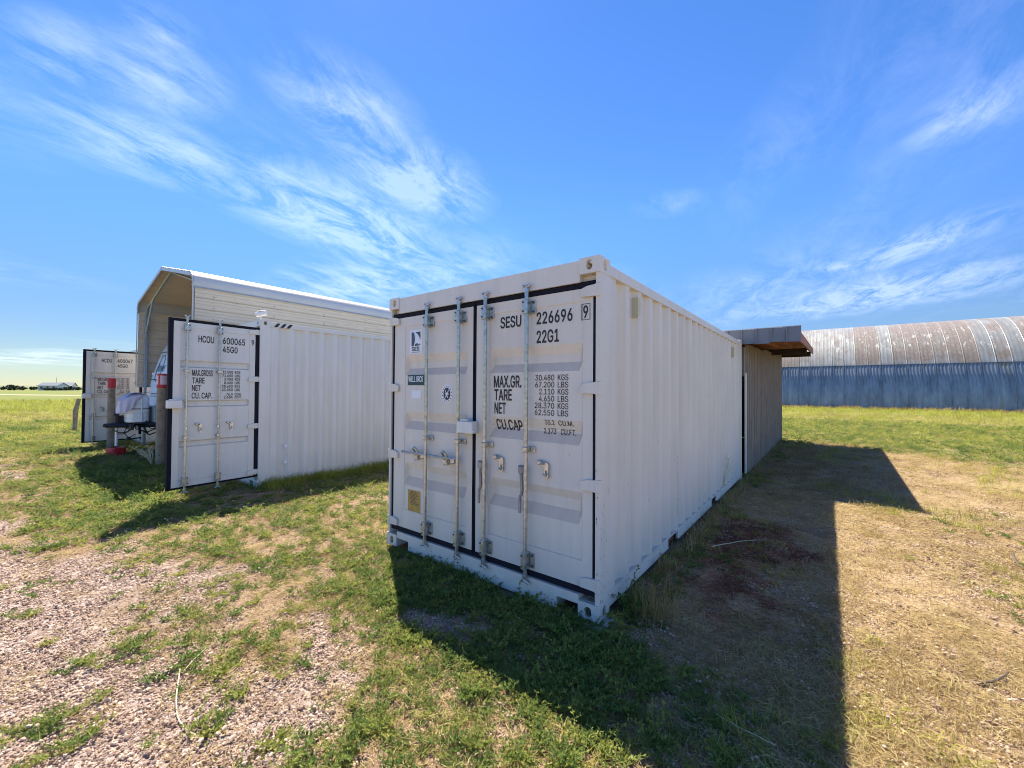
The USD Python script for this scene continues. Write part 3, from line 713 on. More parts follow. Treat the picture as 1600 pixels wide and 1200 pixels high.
# ---- the two high containers with one leaf swung open
CFG2 = dict(paint="paint_cool", leaf=(0.215, 2.700), span=(0.016, 1.150), groove_span=((0.105, 1.060), (0.105, 1.060)), gslope=0.012, gdepth=0.032, hinge_y=-0.036, hinge_in=0.062,
            grooves=[(0.800, 0.818, 0.878, 0.902), (1.405, 1.423, 1.490, 1.512), (2.008, 2.026, 2.100, 2.122)], frame_z=(0.300, 2.60),
            gasket=(-0.054, 1.205, 0.185, 2.748), hinge_z=(0.275, 1.060, 1.856, 2.660), bars=(0.567, 1.000), guides=(0.955, 1.960), forks=[], left=True, angle=math.radians(95))
def high_container(label, loc, number, angle, check):
    c = dict(CFG2); c["angle"] = math.radians(angle)
    t, dl_, (d, X, ysf, hx_) = container("storage_container", label, loc, 12.192, 2.896, c)
    o = 0.030
    def LT(text, s0, s1, z, h, bold=True):
        lettering(d, text, -(s0 - o) , -(s1 - o), z, h, ysf, M["letter"], bold)
    LT("HCOU", 0.869, 0.659, 2.412, 0.100); LT(number, 0.537, 0.206, 2.418, 0.100); LT("45G0", 0.535, 0.318, 2.280, 0.094)
    if check: LT(check, 0.108, 0.066, 2.434, 0.088)
    LT("MAX.GROSS", 0.942, 0.668, 1.888, 0.090); LT("TARE", 0.940, 0.776, 1.773, 0.086); LT("NET", 0.941, 0.828, 1.656, 0.086); LT("CU. CAP.", 0.942, 0.672, 1.539, 0.086)
    rows = [("32.500", 0.536, "KGS"), ("71.650", 0.536, "LBS"), ("3.900", 0.508, "KGS"), ("8.600", 0.506, "LBS"), ("28.600", 0.538, "KGS"), ("63.050", 0.537, "LBS")]
    for i, (a, s0, u_) in enumerate(rows):
        z = 1.940 - i * 0.0575
        LT(a, s0, 0.380, z, 0.042); LT(u_, 0.352, 0.272, z, 0.042)
    LT("76.0", 0.475, 0.380, 1.582, 0.040); LT("CU.M.", 0.352, 0.255, 1.582, 0.040); LT("2.684", 0.509, 0.380, 1.534, 0.040); LT("CU.FT.", 0.352, 0.238, 1.534, 0.040)
    for s_ in (0.840, 0.413):
        retainer(d, -(s_ - o) - 0.005, 1.10)
    for s_ in (1.018, 0.600):
        h = MB(); x = -(s_ - o)
        h.box((x - 0.025, -0.070, 1.06), (x + 0.01, -0.035, 1.125), 0.01)
        h.tube([(x - 0.006, -0.055, 1.07), (x - 0.002, -0.058, 1.0), (x + 0.012, -0.060, 0.955), (x + 0.002, -0.062, 0.90)], 0.011, 8)
        obj("handle", h, M["steel"], d)
    lock_box(d, -(1.262 - o), -(1.086 - o), 1.398, 1.518, M["lock_white"])
    return t, d
c2, _ = high_container("white container between carport and cream container, open door leaf marked 600065", (-6.47, 0.255, -0.07), "600065", 95, "9")
c3, _ = high_container("leftmost white container beyond the trailer, open door leaf marked 600067", (-14.92, 0.26, -0.07), "600067", 97, None)
# height warning stripes and two studs on the long side of the middle one
st = MB()
for k in range(3):
    y0 = 0.23 + k * 0.105
    st.prism([(y0, 0), (y0 + 0.055, 0), (y0 + 0.115, 0.074), (y0 + 0.06, 0.074)], 0.002, ((-0.0035, 0, 2.896 - 0.107), (0, 1, 0), (0, 0, 1)))
obj("warning_stripe", st, M["letter"], c2, smooth=False)
for z in (0.667, 0.375):
    s_ = MB(); s_.lathe([(0.0, 0.008), (0.03, 0.006), (0.034, 0.0)], 14)
    s_.move(np.array([[0, 0, 1, -0.011], [1, 0, 0, 0.46], [0, 1, 0, z], [0, 0, 0, 1.0]]))
    obj("stud", s_, M["sticker"], c2)

# security camera on the roof corner of the middle container
sc = thing("security_camera", "small white bullet camera on top of the middle container", "security camera", (-6.47 - 0.16, 0.255 + 0.07, 2.826))
k = MB(); k.box((-0.05, -0.04, 0.0), (0.05, 0.04, 0.014), 0.004); k.tube([(0.0, 0, 0.01), (0.0, 0, 0.09)], 0.014, 8); obj("bracket", k, M["white"], sc)
k = MB(); dirv = np.array([-0.75, -0.62, -0.2]); dirv /= np.linalg.norm(dirv)
c0 = np.array([0.02, 0.01, 0.12]); k.tube([c0 - dirv * 0.08, c0 - dirv * 0.07, c0 + dirv * 0.09], [0.03, 0.045, 0.045], 14); k.box(c0 + [-0.06, -0.05, 0.040], c0 + [0.06, 0.05, 0.052], 0.005); obj("housing", k, M["white"], sc)
k = MB(); k.tube([c0 + dirv * 0.088, c0 + dirv * 0.094], 0.034, 14); obj("lens", k, M["letter"], sc)

# concrete pads under the near container
for i, (x, y, lab) in enumerate(((-0.06, 0.07, "rough concrete pad under the nearest bottom corner of the cream container"),)):
    b = MB(); b.lathe([(0.0, 0.0), (0.12, 0.0), (0.135, -0.01), (0.14, -0.03), (0.15, -0.11)][::-1], 14)
    v = b.mesh(); v.vertices += (meshkit.noise(v.vertices * 9 + 4)[:, None] - 0.5) * 0.03
    o_ = thing("concrete_pad", lab, "concrete pad", (x, y, -0.004)); obj("pad", v, M["concrete"], o_)

# worn spots on the near container: chips on the posts and along the bottom rail, a long scrape down the side
rw = np.random.default_rng(8)
def chip(b, p, u, v, w_, h_):
    n_ = rw.integers(5, 9); a = np.sort(rw.uniform(0, 2 * PI, n_)); r = rw.uniform(0.4, 1.0, n_)
    q = np.array([np.asarray(p) + np.asarray(u) * (w_ * rr * math.cos(t)) + np.asarray(v) * (h_ * rr * math.sin(t)) for t, rr in zip(a, r)])
    b.add(np.vstack([[p], q]), [[0, 1 + k, 1 + (k + 1) % n_] for k in range(n_)])
b = MB()
for k in range(34):
    z = 0.13 + 1.2 * rw.uniform() ** 1.6
    chip(b, (-0.0010, rw.uniform(0.03, 0.17), z), (0, 1, 0), (0, 0, 1), rw.uniform(0.002, 0.006), rw.uniform(0.004, 0.022))
for k in range(10):
    chip(b, (rw.uniform(-0.030, -0.010), 0.0105, 0.2 + 0.9 * rw.uniform()), (1, 0, 0), (0, 0, 1), 0.004, rw.uniform(0.004, 0.02))
for k in range(60):
    y = 0.2 + 5.6 * rw.uniform() ** 1.3
    chip(b, (-0.0045, y, rw.uniform(0.10, 0.150)), (0, 1, 0), (0, 0, 1), rw.uniform(0.004, 0.03), rw.uniform(0.002, 0.007))
for k in range(26):
    chip(b, (-0.0105, 1.925 + rw.normal(0, 0.004), 0.33 + 0.62 * k / 26 + rw.normal(0, 0.01)), (0, 1, 0), (0, 0, 1), rw.uniform(0.002, 0.008), rw.uniform(0.008, 0.03))
for k in range(30):
    y = 0.30 + 0.2785 * rw.integers(0, 19) + 0.242
    chip(b, (-0.0105, y + rw.uniform(-0.02, 0.02), rw.uniform(0.25, 2.2)), (0, 1, 0), (0, 0, 1), rw.uniform(0.002, 0.006), rw.uniform(0.003, 0.010))
for (x0, x1, z0, z1) in ((-0.162, -0.004, 0.0, 0.118),):
    for k in range(16):
        chip(b, (rw.uniform(x0, x1), -0.0012, rw.uniform(z0, z1)), (1, 0, 0), (0, 0, 1), rw.uniform(0.002, 0.007), rw.uniform(0.002, 0.008))
obj("paint_chips", b, M["steel_dark"], c1, smooth=False)
b = MB()
for k in range(12):
    x = -W + 0.36 + k * 0.145
    chip(b, (x + rw.uniform(-0.04, 0.04), 0.0045, rw.uniform(0.0, 0.13)), (1, 0, 0), (0, 0, 1), rw.uniform(0.006, 0.03), rw.uniform(0.003, 0.010))
for k in range(22):
    chip(b, (-0.0043, 0.25 + 5.4 * rw.uniform(), 0.052 + 0.03 * rw.uniform()), (0, 1, 0), (0, 0, 1), rw.uniform(0.006, 0.05), rw.uniform(0.002, 0.008))
obj("rust_spots", b, M["rust"], c1, smooth=False)

# ------------------------------------------------------------------ steel carport over the trailer
cp = thing("carport", "tall beige steel carport with rounded white eaves, open at the front", "carport", (-11.55, 0.0, 0.0))
CW, CL, ZE, ZP, RB = 2.50, 12.2, 3.99, 4.57, 0.26
slope = math.atan2(ZP - ZE, CW)
def siding(sgn, z0, z1):
    prof = [(-0.010, z0 - 0.004), (0.016, z0 - 0.004), (0.016, z0 + 0.010), (0.010, z0 + 0.014), (0.010, z0 + 0.070), (0.017, z0 + 0.078), (0.017, z0 + 0.088), (0.010, z0 + 0.096), (0.010, z0 + 0.140), (0.017, z0 + 0.148), (0.017, z0 + 0.158), (0.010, z0 + 0.166), (0.010, z1 - 0.034), (-0.012, z1 - 0.030), (-0.012, z1 - 0.001)]
    o = MB()
    ys = np.linspace(0.0, CL, 9)
    P = np.array([[[sgn * (CW - 0.012 + d), y, z] for y in ys] for d, z in prof])
    o.grid(P if sgn < 0 else P[:, ::-1])
    Q = P.copy(); Q[..., 0] -= sgn * (0.004 + 0.022 * np.clip((z1 - Q[..., 2]) / (z1 - z0), 0, 1))
    o.grid(Q[:, ::-1] if sgn < 0 else Q)
    return o
zt = 3.765
for sgn in (1, -1):
    for k in range(9):
        obj("siding_panel", siding(sgn, zt - (k + 1) * 0.2335 - 0.012, zt - k * 0.2335), M["beige"], cp, smooth=False)
def roof_prof(sgn):
    """outer line from the eave bend up to the ridge"""
    pts = [(CW + 0.010, zt - 0.03)]
    zc = ZE - 0.165
    for a in np.linspace(0, PI / 2 - slope, 9):
        pts.append((CW + 0.012 - RB + RB * math.cos(a), zc - 0.02 + RB * math.sin(a)))
    x0, z0 = pts[-1]
    return [(sgn * x, z) for x, z in pts], (sgn * x0, z0)
for sgn in (1, -1):
    pts, (xe, ze) = roof_prof(sgn)
    ys = np.linspace(-0.03, CL + 0.03, 9)
    P = np.array([[[x, y, z] for y in ys] for x, z in pts])
    b = MB(); b.grid(P if sgn < 0 else P[:, ::-1])
    Q = P.copy(); c_ = np.array([sgn * (CW - RB), ZE - 0.2]); Q[..., 0] -= sgn * 0.006; Q[..., 2] -= 0.004
    b.grid(Q[:, ::-1] if sgn < 0 else Q)
    obj("eave_bend", b, M["roof_white"], cp, smooth=40)
    n_ = 9
    for k in range(n_):
        xa, xb = xe * (1 - k / n_), xe * (1 - (k + 1) / n_)
        za, zb_ = ze + (ZP - ze) * k / n_, ze + (ZP - ze) * (k + 1) / n_
        fr_ = [(0.0, 0.002), (0.06, 0.010), (0.30, 0.010), (0.36, 0.022), (0.42, 0.022), (0.48, 0.010), (0.62, 0.010), (0.68, 0.022), (0.74, 0.022), (0.80, 0.010), (0.98, 0.010), (1.0, 0.004)]
        P = np.array([[[xa + (xb - xa) * f_, y, za + (zb_ - za) * f_ + h_] for y in ys] for f_, h_ in fr_])
        b = MB(); b.grid(P if sgn < 0 else P[:, ::-1]); Q = P.copy(); Q[..., 2] -= 0.005; b.grid(Q[:, ::-1] if sgn < 0 else Q)
        obj("roof_panel", b, M["beige"], cp, smooth=False)
    # front trim along the edge
    line = [(sgn * CW, zt - 0.235 * 9 + 0.01), (sgn * CW, zt - 0.03)] + pts[1:] + [(0.0, ZP)]
    b = MB()
    for (xa, za), (xb, zb_) in zip(line[:-1], line[1:]):
        v = np.array([xb - xa, zb_ - za]); v /= np.linalg.norm(v); nn = np.array([-v[1], v[0]]); nn *= (1 if nn @ np.array([-xa, 3.0 - za]) > 0 else -1)
        w_ = 0.035 if za < zt - 0.1 else 0.075
        q = np.array([[xa, za], [xb, zb_], [xb + nn[0] * w_, zb_ + nn[1] * w_], [xa + nn[0] * w_, za + nn[1] * w_]])
        if Polygon(q).area > 1e-6:
            b.prism(Polygon(q).convex_hull, 0.02, ((0, -0.018, 0), (1, 0, 0), (0, 0, 1)))
    obj("edge_trim", b, M["roof_white"], cp)
    p2 = MB(); p2.box((sgn * (CW + 0.012), -0.02, zt - 0.055), (sgn * (CW + 0.022), CL, zt - 0.028), 0.002)
    obj("drip_edge", p2, M["tube"], cp)
for k in range(8):
    y = 0.16 + k * 1.68
    for sgn in (1, -1):
        q = MB(); xl = sgn * (CW - 0.085)
        q.box((xl - 0.03, y - 0.03, -0.06), (xl + 0.03, y + 0.03, 3.72), 0.004)
        obj("leg", q, M["tube"], cp)
        q = MB(); q.tube([(xl, y, 3.70), (xl - sgn * 0.06, y, 3.80), (xl - sgn * 0.20, y, 3.90), (0, y, ZP - 0.075)], 0.030, 6)
        obj("roof_bow", q, M["tube"], cp)
        if k < 3:
            q = MB(); q.tube([(xl - sgn * 0.02, y, 3.06), (xl - sgn * 0.02, y, 3.20), (xl - sgn * 0.66, y, 4.00), (xl - sgn * 0.74, y, 4.03)], 0.026, 6)
            obj("knee_brace", q, M["tube"], cp)
for sgn in (1,):
    b = MB()
    for k, y in enumerate((0.33, 1.53, 2.73, 3.95, 5.2)):
        for j in range(4):
            for dz in (0.03, 0.205):
                z = zt - 0.2335 * (j + 1) + dz
                b.tube([(CW + 0.000, y, z), (CW + 0.010, y, z)], 0.012, 6)
    obj("panel_screws", b, M["tube"], cp)
b = MB()
for sgn in (1, -1):
    b.box((sgn * (CW - 0.12), 0.02, -0.07), (sgn * (CW - 0.04), CL, 0.0), 0.004)
obj("base_rail", b, M["tube"], cp)

# ------------------------------------------------------------------ travel trailer
tt = thing("travel_trailer", "pale blue white travel trailer with slanted nose parked inside the carport", "travel trailer", (-12.6, 0.19, 0.0))
side_prof = [(0.03, 0.74), (0.0, 0.80), (0.0, 1.16), (0.055, 1.86), (0.27, 2.65), (0.42, 2.93), (0.50, 3.02), (0.66, 3.07), (7.0, 3.07), (7.1, 2.9), (7.1, 0.74)]
bd = MB()
HW = 1.19
for xs in np.linspace(-HW, HW, 3):
    pass
secs = [(-HW, 0.05), (-HW + 0.015, 0.015), (-HW + 0.05, 0.0), (HW - 0.05, 0.0), (HW - 0.015, 0.015), (HW, 0.05)]
prs = []
ctr = np.array([3.5, 1.9])
P = np.array([[(x, y + (ins if y < 3 else -ins), z + (ins if z < 1.9 else -ins) * 0.6) for (y, z) in side_prof + side_prof[:1]] for x, ins in secs])
bd.grid(P)
for x, ins, fl in ((-HW, 0.05, False), (HW, 0.05, True)):
    pol = [(y + (ins if y < 3 else -ins), z + (ins if z < 1.9 else -ins) * 0.6) for (y, z) in side_prof]
    t_ = trimesh.creation.triangulate_polygon(Polygon(pol), engine="earcut")
    v = np.stack([np.full(len(t_[0]), x), t_[0][:, 0], t_[0][:, 1]], 1)
    bd.add(v, t_[1] if fl else t_[1][:, ::-1])
obj("body", bd, M["trailer"], tt, smooth=25)
fy = lambda z: np.interp(z, [0.80, 1.16, 1.86, 2.65, 2.93], [0.0, 0.0, 0.055, 0.27, 0.42])
for z, h, x0, x1 in ((1.855, 0.022, -HW + 0.03, HW - 0.03), (2.62, 0.016, -HW + 0.03, HW - 0.03), (1.47, 0.022, -0.95, 0.95), (1.405, 0.012, -0.95, 0.95)):
    b = MB(); b.box((x0, fy(z) - 0.010, z - h / 2), (x1, fy(z) + 0.03, z + h / 2), 0.002)
    obj("trim_strip", b, M["letter"], tt)
b = MB(); b.box((-HW + 0.05, -0.012, 0.92), (-HW + 0.19, 0.01, 1.06), 0.006); obj("vent_cover", b, M["grey_plastic"], tt)
b = MB(); b.lathe([(0.0, 0.06), (0.04, 0.05), (0.055, 0.02), (0.055, 0.0)], 12); b.move(np.array([[1, 0, 0, -HW - 0.005], [0, 0, -1, 0.14], [0, 1, 0, 2.02], [0, 0, 0, 1.0]])); obj("marker_light", b, M["white"], tt)
t_ = meshkit.text_mesh("Pioneer", 0.21, 0.002, False)
v = t_.vertices.copy(); v[:, 0] = (v[:, 0] + 0.35 * v[:, 1]) * 0.82
zz = 2.08 + v[:, 1]
obj("lettering", trimesh.Trimesh(np.stack([-0.98 + v[:, 0], fy(zz) - 0.003 - v[:, 2], zz], 1), t_.faces, process=False), M["teal"], tt, smooth=False)
b = MB(); a = np.linspace(0, 2 * PI, 40)
zz = 2.17 + 0.36 * np.sin(a)
b.tube(np.stack([-0.62 + 0.26 * np.cos(a), fy(zz) - 0.002, zz], 1), 0.010, 6, cap=False)
obj("emblem", b, M["teal"], tt)
b = MB()
for sgn in (1, -1):
    b.tube([(sgn * 0.85, 0.9, 0.70), (sgn * 0.62, 0.1, 0.70), (0.05 * sgn, -0.92, 0.70)], 0.055, 4)
    b.box((sgn * 0.85 - 0.05, 0.8, 0.62), (sgn * 0.85 + 0.05, 7.0, 0.735))
b.box((-0.44, -0.55, 0.735), (0.44, 0.0, 0.752), 0.003); b.box((-0.48, -0.62, 0.60), (0.48, -0.56, 0.73), 0.006)
b.tube([(0, -0.80, 0.70), (0, -0.98, 0.70), (0, -1.04, 0.71)], [0.06, 0.055, 0.035], 8)
b.box((-0.11, -0.86, 0.655), (0.11, -0.60, 0.757), 0.006)
obj("tongue_frame", b, M["black"], tt)
b = MB(); b.tube([(0, -0.80, 0.20), (0, -0.80, 0.72)], 0.028, 10); jk = obj("tongue_jack", b, M["white"], tt)
b = MB(); b.tube([(0, -0.80, 0.70), (0, -0.80, 0.98)], 0.045, 10); b.tube([(0, -0.80, 0.98), (0.05, -0.84, 0.99), (0.06, -0.86, 0.93)], 0.012, 6); obj("jack_head", b, M["black"], jk)
b = MB()
for q in range(2):
    a = np.linspace(0, PI, 12)
    b.tube(np.stack([np.full(12, 0.1 - 0.2 * q), -0.70 + 0.16 * np.cos(a), 0.62 - (0.10 + 0.05 * q) * np.sin(a)], 1), 0.012, 6)
    b.tube([(0.06 - 0.1 * q, -0.30, 0.64), (0.1, -0.26, 0.48 + 0.05 * q), (0.08, -0.2, 0.42), (0.1, 0.1, 0.56)], 0.016, 6)
obj("safety_chain", b, M["steel_dark"], tt)
b = MB()
for (xx, y0_, y1_, z) in ((0.5, -0.2, 0.6, 0.52), (-0.5, -0.2, 0.6, 0.54), (0.2, -0.45, -0.1, 0.5)):
    b.tube([(xx, y0_, z + 0.1), (xx * 0.9, (y0_ + y1_) / 2, z), (xx, y1_, z + 0.08)], 0.016, 6)
obj("hitch_bars", b, M["black"], tt)
b = MB()
b.tube([(0.30, -0.30, 0.80), (0.40, -0.34, 0.70), (0.42, -0.22, 0.60), (0.40, -0.02, 0.66)], 0.012, 6); b.tube([(0.10, -0.62, 0.66), (0.22, -0.70, 0.52), (0.26, -0.62, 0.40), (0.30, -0.50, 0.48)], 0.010, 6)
b.box((0.24, -0.66, 0.34), (0.30, -0.58, 0.42), 0.01); b.box((-0.30, -0.80, 0.757), (-0.05, -0.60, 0.93), 0.01)
obj("hose", b, M["black"], tt)
b = MB(); b.box((0.18, -0.615, 0.60), (0.30, -0.600, 0.70), 0.003); b.tube([(0.2, -0.62, 0.655), (0.2, -0.60, 0.655)], 0.02, 8); b.box((0.34, -0.52, 0.58), (0.40, -0.47, 0.70), 0.008)
obj("coupling_plate", b, M["steel"], tt)
# gas bottle cover: ribbed rounded box
def sup(a, w_, d_, e=3.2):
    c_, s_ = np.cos(a), np.sin(a)
    return np.stack([w_ * np.sign(c_) * np.abs(c_) ** (2 / e), d_ * np.sign(s_) * np.abs(s_) ** (2 / e)], -1)
a = np.linspace(0, 2 * PI, 41)
zs_ = [(0.765, 0.88)]
for k in range(5):
    z = 0.77 + k * 0.118
    zs_ += [(z + 0.010, 0.95 + 0.012 * k - 0.02 * max(0, k - 2)), (z + 0.100, 0.965 + 0.012 * k - 0.03 * max(0, k - 2)), (z + 0.108, 0.935), (z + 0.116, 0.935)]
zs_ += [(1.385, 0.93), (1.43, 0.86), (1.465, 0.70), (1.485, 0.40), (1.49, 0.0)]
P = np.array([[np.array([0.0 + q[0], -0.44 + q[1], z]) for q in sup(a, 0.33 * k_, 0.235 * k_)] for z, k_ in zs_])
b = MB(); b.grid(P[:, ::-1]); cov = obj("gas_bottle_cover", b, M["white"], tt, smooth=35)
b = MB(); pp = np.array([[q[0], -0.44 + q[1], 1.105] for q in sup(a, 0.342, 0.246)]); b.tube(pp, 0.008, 6, cap=False); obj("strap", b, M["black"], cov)
b = MB(); b.tube([(0.335, -0.40, 0.77), (0.348, -0.40, 1.0), (0.340, -0.40, 1.36), (0.25, -0.40, 1.475), (0.0, -0.40, 1.505)], 0.013, 6); obj("strap", b, M["sticker"], cov)
# louvred box behind the bottles
b = MB(); b.box((-0.46, -0.175, 0.755), (0.46, -0.008, 1.14), 0.012)
for k in range(9):
    b.box((0.455, -0.165, 0.80 + k * 0.034), (0.470, -0.105, 0.815 + k * 0.034), 0.002)
b.box((0.455, -0.085, 0.79), (0.475, -0.015, 1.11), 0.006); b.box((-0.48, -0.185, 1.125), (0.48, -0.004, 1.155), 0.006)
obj("tool_box", b, M["grey_plastic"], tt)
for sgn in (1, -1):
    for y in (3.9, 4.75):
        b = MB(); b.lathe([(0.20, -0.10), (0.33, -0.105), (0.355, -0.08), (0.36, 0.0), (0.355, 0.08), (0.33, 0.105), (0.20, 0.10), (0.19, 0.06), (0.05, 0.05), (0.0, 0.07)], 22)
        b.move(np.array([[0, 0, sgn, sgn * 1.05], [1, 0, 0, y], [0, sgn, 0, 0.34], [0, 0, 0, 1.0]])); obj("wheel", b, M["black"], tt)
b = MB(); b.box((-0.95, 0.3, 0.55), (0.95, 7.0, 0.76)); obj("underside", b, M["black"], tt)

# cloth over the gas bottle cover
cl = MB(); nu, nv = 15, 25
us = np.linspace(-1, 1, nu); vs = np.linspace(0, 1, nv)
P = np.zeros((nv, nu, 3))
for i, v_ in enumerate(vs):
    for j, u_ in enumerate(us):
        ssum = v_ * 0.86
        if ssum < 0.30: y, z = -0.24 - ssum, 1.505 - 0.02 * (ssum / 0.3) ** 2
        elif ssum < 0.42: k = (ssum - 0.30) / 0.12; y, z = -0.54 - 0.17 * k, 1.485 - 0.14 * k ** 1.5
        else: k = (ssum - 0.42) / 0.44; y, z = -0.71 - 0.05 * math.sin(k * 2), 1.345 - 0.36 * k * (1 - 0.22 * u_)
        fold = 0.025 * math.sin(u_ * 7 + v_ * 3) * min(1, v_ * 1.6)
        P[i, j] = (0.04 + u_ * (0.27 - 0.05 * v_) + 0.03 * math.sin(v_ * 5), y - abs(fold) * 1.2, z + (0.006 if v_ < 0.35 else 0) + fold * 0.3)
P += (meshkit.noise(P * 11)[..., None] - 0.5) * 0.018
cl.grid(P); cl.grid((P - [0, -0.004, 0.006])[:, ::-1])
P = np.zeros((20, 16, 3))                                    # the part that hangs over the near side
for j, y in enumerate(np.linspace(-0.80, -0.42, 16)):
    hem = np.interp(y, [-0.80, -0.62, -0.50, -0.42], [1.00, 1.06, 1.30, 1.44]); out = np.interp(y, [-0.80, -0.68, -0.42], [0.30, 0.345, 0.352])
    for i, v_ in enumerate(np.linspace(0, 1, 20)):
        if v_ < 0.4: k = v_ / 0.4; x, z = out * k, np.interp(y, [-0.80, -0.70, -0.60, -0.42], [1.36, 1.44, 1.49, 1.513]) - 0.07 * k ** 2.5
        else: k = (v_ - 0.4) / 0.6; z0_ = np.interp(y, [-0.80, -0.70, -0.60, -0.42], [1.36, 1.44, 1.49, 1.513]) - 0.07; x, z = out + 0.012 + 0.02 * math.sin(j * 1.1 + v_ * 4) * k + 0.01, z0_ + (hem - z0_) * k
        P[i, j] = (x, y, z)
P += (meshkit.noise(P * 10 + 5)[..., None] - 0.5) * 0.016
cl.grid(P); cl.grid((P - [0.006, 0, 0.004])[:, ::-1])
o_ = thing("cloth", "crumpled lilac cloth draped over the white gas bottle cover", "cloth", (-12.6, 0.19, 0.0)); obj("sheet", cl, M["cloth"], o_, smooth=True)

# red block under the jack
b = MB(); zgj = float(ground_h(-12.6, -0.62))
for k, (z, w_, d_) in enumerate([(0.0, 0.19, 0.17), (0.02, 0.21, 0.19), (0.17, 0.17, 0.15), (0.20, 0.15, 0.13)]):
    pass
secs_ = [(0.0, 0.155, 0.135), (0.03, 0.165, 0.145), (0.15, 0.175, 0.150), (0.18, 0.165, 0.14), (0.18, 0.10, 0.09), (0.16, 0.09, 0.08), (0.16, 0.0, 0.0)]
P = np.array([[[q[0], q[1], z] for q in sup(a, w_, d_, 4.5)] for z, w_, d_ in secs_]); b.grid(P[:, ::-1])
o_ = thing("jack_block", "red plastic block under the trailer tongue jack", "jack block", (-12.6, -0.61, zgj + 0.01), 0.3); obj("block", b, M["red"], o_)

# ------------------------------------------------------------------ posts
def wooden_post(loc, top, r, label, band):
    z0 = float(ground_h(loc[0], loc[1])) - 0.05
    p = thing("wooden_post", label, "post", (loc[0], loc[1], z0))
    h = top - z0
    zz = np.linspace(0, h, 14); b = MB()
    b.lathe([(r * (1.02 - 0.05 * z / h), z) for z in zz] + [(r * 0.85, h + 0.006), (0, h + 0.008)], 20)
    m_ = b.mesh(); nn = meshkit.fbm(m_.vertices * [16, 16, 2.2], 3, 2)[:, None] - 0.5
    m_.vertices[:, :2] *= 1 + 0.10 * nn
    obj("post", m_, M["wood_post"], p, smooth=50)
    if band == "cap":
        b = MB(); b.lathe([(r * 1.06, h - 0.25), (r * 1.07, h + 0.004), (r * 1.0, h + 0.016), (0, h + 0.02)], 22); obj("cap", b, M["red"], p)
    else:
        b = MB(); b.lathe([(r * 1.03, h - 0.28), (r * 1.035, h + 0.004), (r, h + 0.012), (0, h + 0.014)], 22); obj("reflector_band", b, M["reflect"], p)
        b = MB(); b.lathe([(r * 1.055, h - 0.285), (r * 1.06, h - 0.215)], 22); b.lathe([(r * 1.06, h - 0.02), (r * 1.06, h + 0.010), (r * 0.9, h + 0.018), (0, h + 0.019)], 22)
        ad = math.atan2(CAM[1] - loc[1], CAM[0] - loc[0]) - 0.55
        w_ = np.linspace(ad - 0.17, ad + 0.17, 5)
        b.grid(np.array([[[1.062 * r * math.cos(q), 1.062 * r * math.sin(q), z] for q in w_] for z in (h - 0.22, h - 0.015)])[::-1][::-1][:, ::-1][::-1])
        obj("red_tape", b, M["red"], p)
        ad = math.atan2(CAM[1] - loc[1], CAM[0] - loc[0])
        for z in (1.25, 0.30):
            b = MB(); q0 = np.array([math.cos(ad - 0.25), math.sin(ad - 0.25), 0]); b.tube([q0 * r * 0.9 + [0, 0, z], q0 * r * 1.10 + [0, 0, z]], 0.016, 8); obj("bolt", b, M["steel_dark"], p)
    return p
wooden_post((-14.25, -0.48), 1.87, 0.080, "round wooden post with plain red cap, behind the gas bottle cover", "cap")
wooden_post((-10.15, -0.27), 1.915, 0.086, "round wooden post with red and pale reflector band, beside the open door leaf", "band")
fz = float(ground_h(-20.6, -0.56))
p = thing("fence_post", "old leaning split fence post at the edge of the green field", "fence post", (-20.6, -0.56, fz))
pts = [(0, 0, -0.1), (0.02, 0.01, 0.3), (0.06, 0.03, 0.8), (0.11, 0.09, 1.26)]
b = MB(); b.tube(pts, [0.068, 0.065, 0.072, 0.055], 9); m_ = b.mesh(); m_.vertices += (meshkit.noise(m_.vertices * 6 + 2)[:, None] - 0.5) * 0.05; obj("post", m_, M["wood_post"], p, smooth=50)

# ------------------------------------------------------------------ shed behind the near container
sh = thing("shed", "taupe ribbed metal shed with dark tin roof edge, built on behind the cream container", "shed", (0.0, 6.3, 0.0))
M["taupe"] = plain("taupe_sheet", (0.235, 0.195, 0.16), 0.5, 0.15, 0.22, 2.5)
top_z = lambda y: 2.545 + 0.047 * (y)          # roof underside rises towards the back, y from the shed's front
def wall_sheet(y0, y1):
    prof = []
    y = y0
    while y < y1 - 0.005:
        for dy, d in ((0.0, 0.0), (0.080, 0.0), (0.092, 0.042), (0.128, 0.042), (0.140, 0.0), (0.175, 0.0), (0.180, -0.014), (0.196, -0.014), (0.201, 0.0)):
            if y + dy < y1 - 0.004: prof.append((y + dy, d))
        y += 0.2275
    prof += [(y1 - 0.003, 0.0), (y1, 0.010)]
    P = np.array([[[d, y, 0.03], [d, y, 1.3], [d, y, top_z(y)]] for y, d in prof])
    b = MB(); b.grid(P); Q = P.copy(); Q[..., 0] -= 0.003; b.grid(Q[:, ::-1])
    return b
ys_ = np.arange(0.16, 7.8, 0.93)
for k, y in enumerate(ys_):
    y1 = min(y + 0.93, 7.86)
    q = wall_sheet(y, y1); q.move(np.array([[1, 0, 0, 0.004 * (k % 2)], [0, 1, 0, 0], [0, 0, 1, -0.02 * ((k * 7) % 3)], [0, 0, 0, 1.0]]))
    obj("wall_sheet", q, M["taupe"], sh, smooth=False)
b = MB(); b.box((-2.55, 7.80, 0.0), (-0.01, 7.86, 2.85)); b.box((-2.60, 0.0, 0.0), (-2.55, 7.86, 2.6)); b.box((-2.55, 0.1, 0.02), (-0.06, 0.13, 2.5)); obj("back_walls", b, M["taupe"], sh)
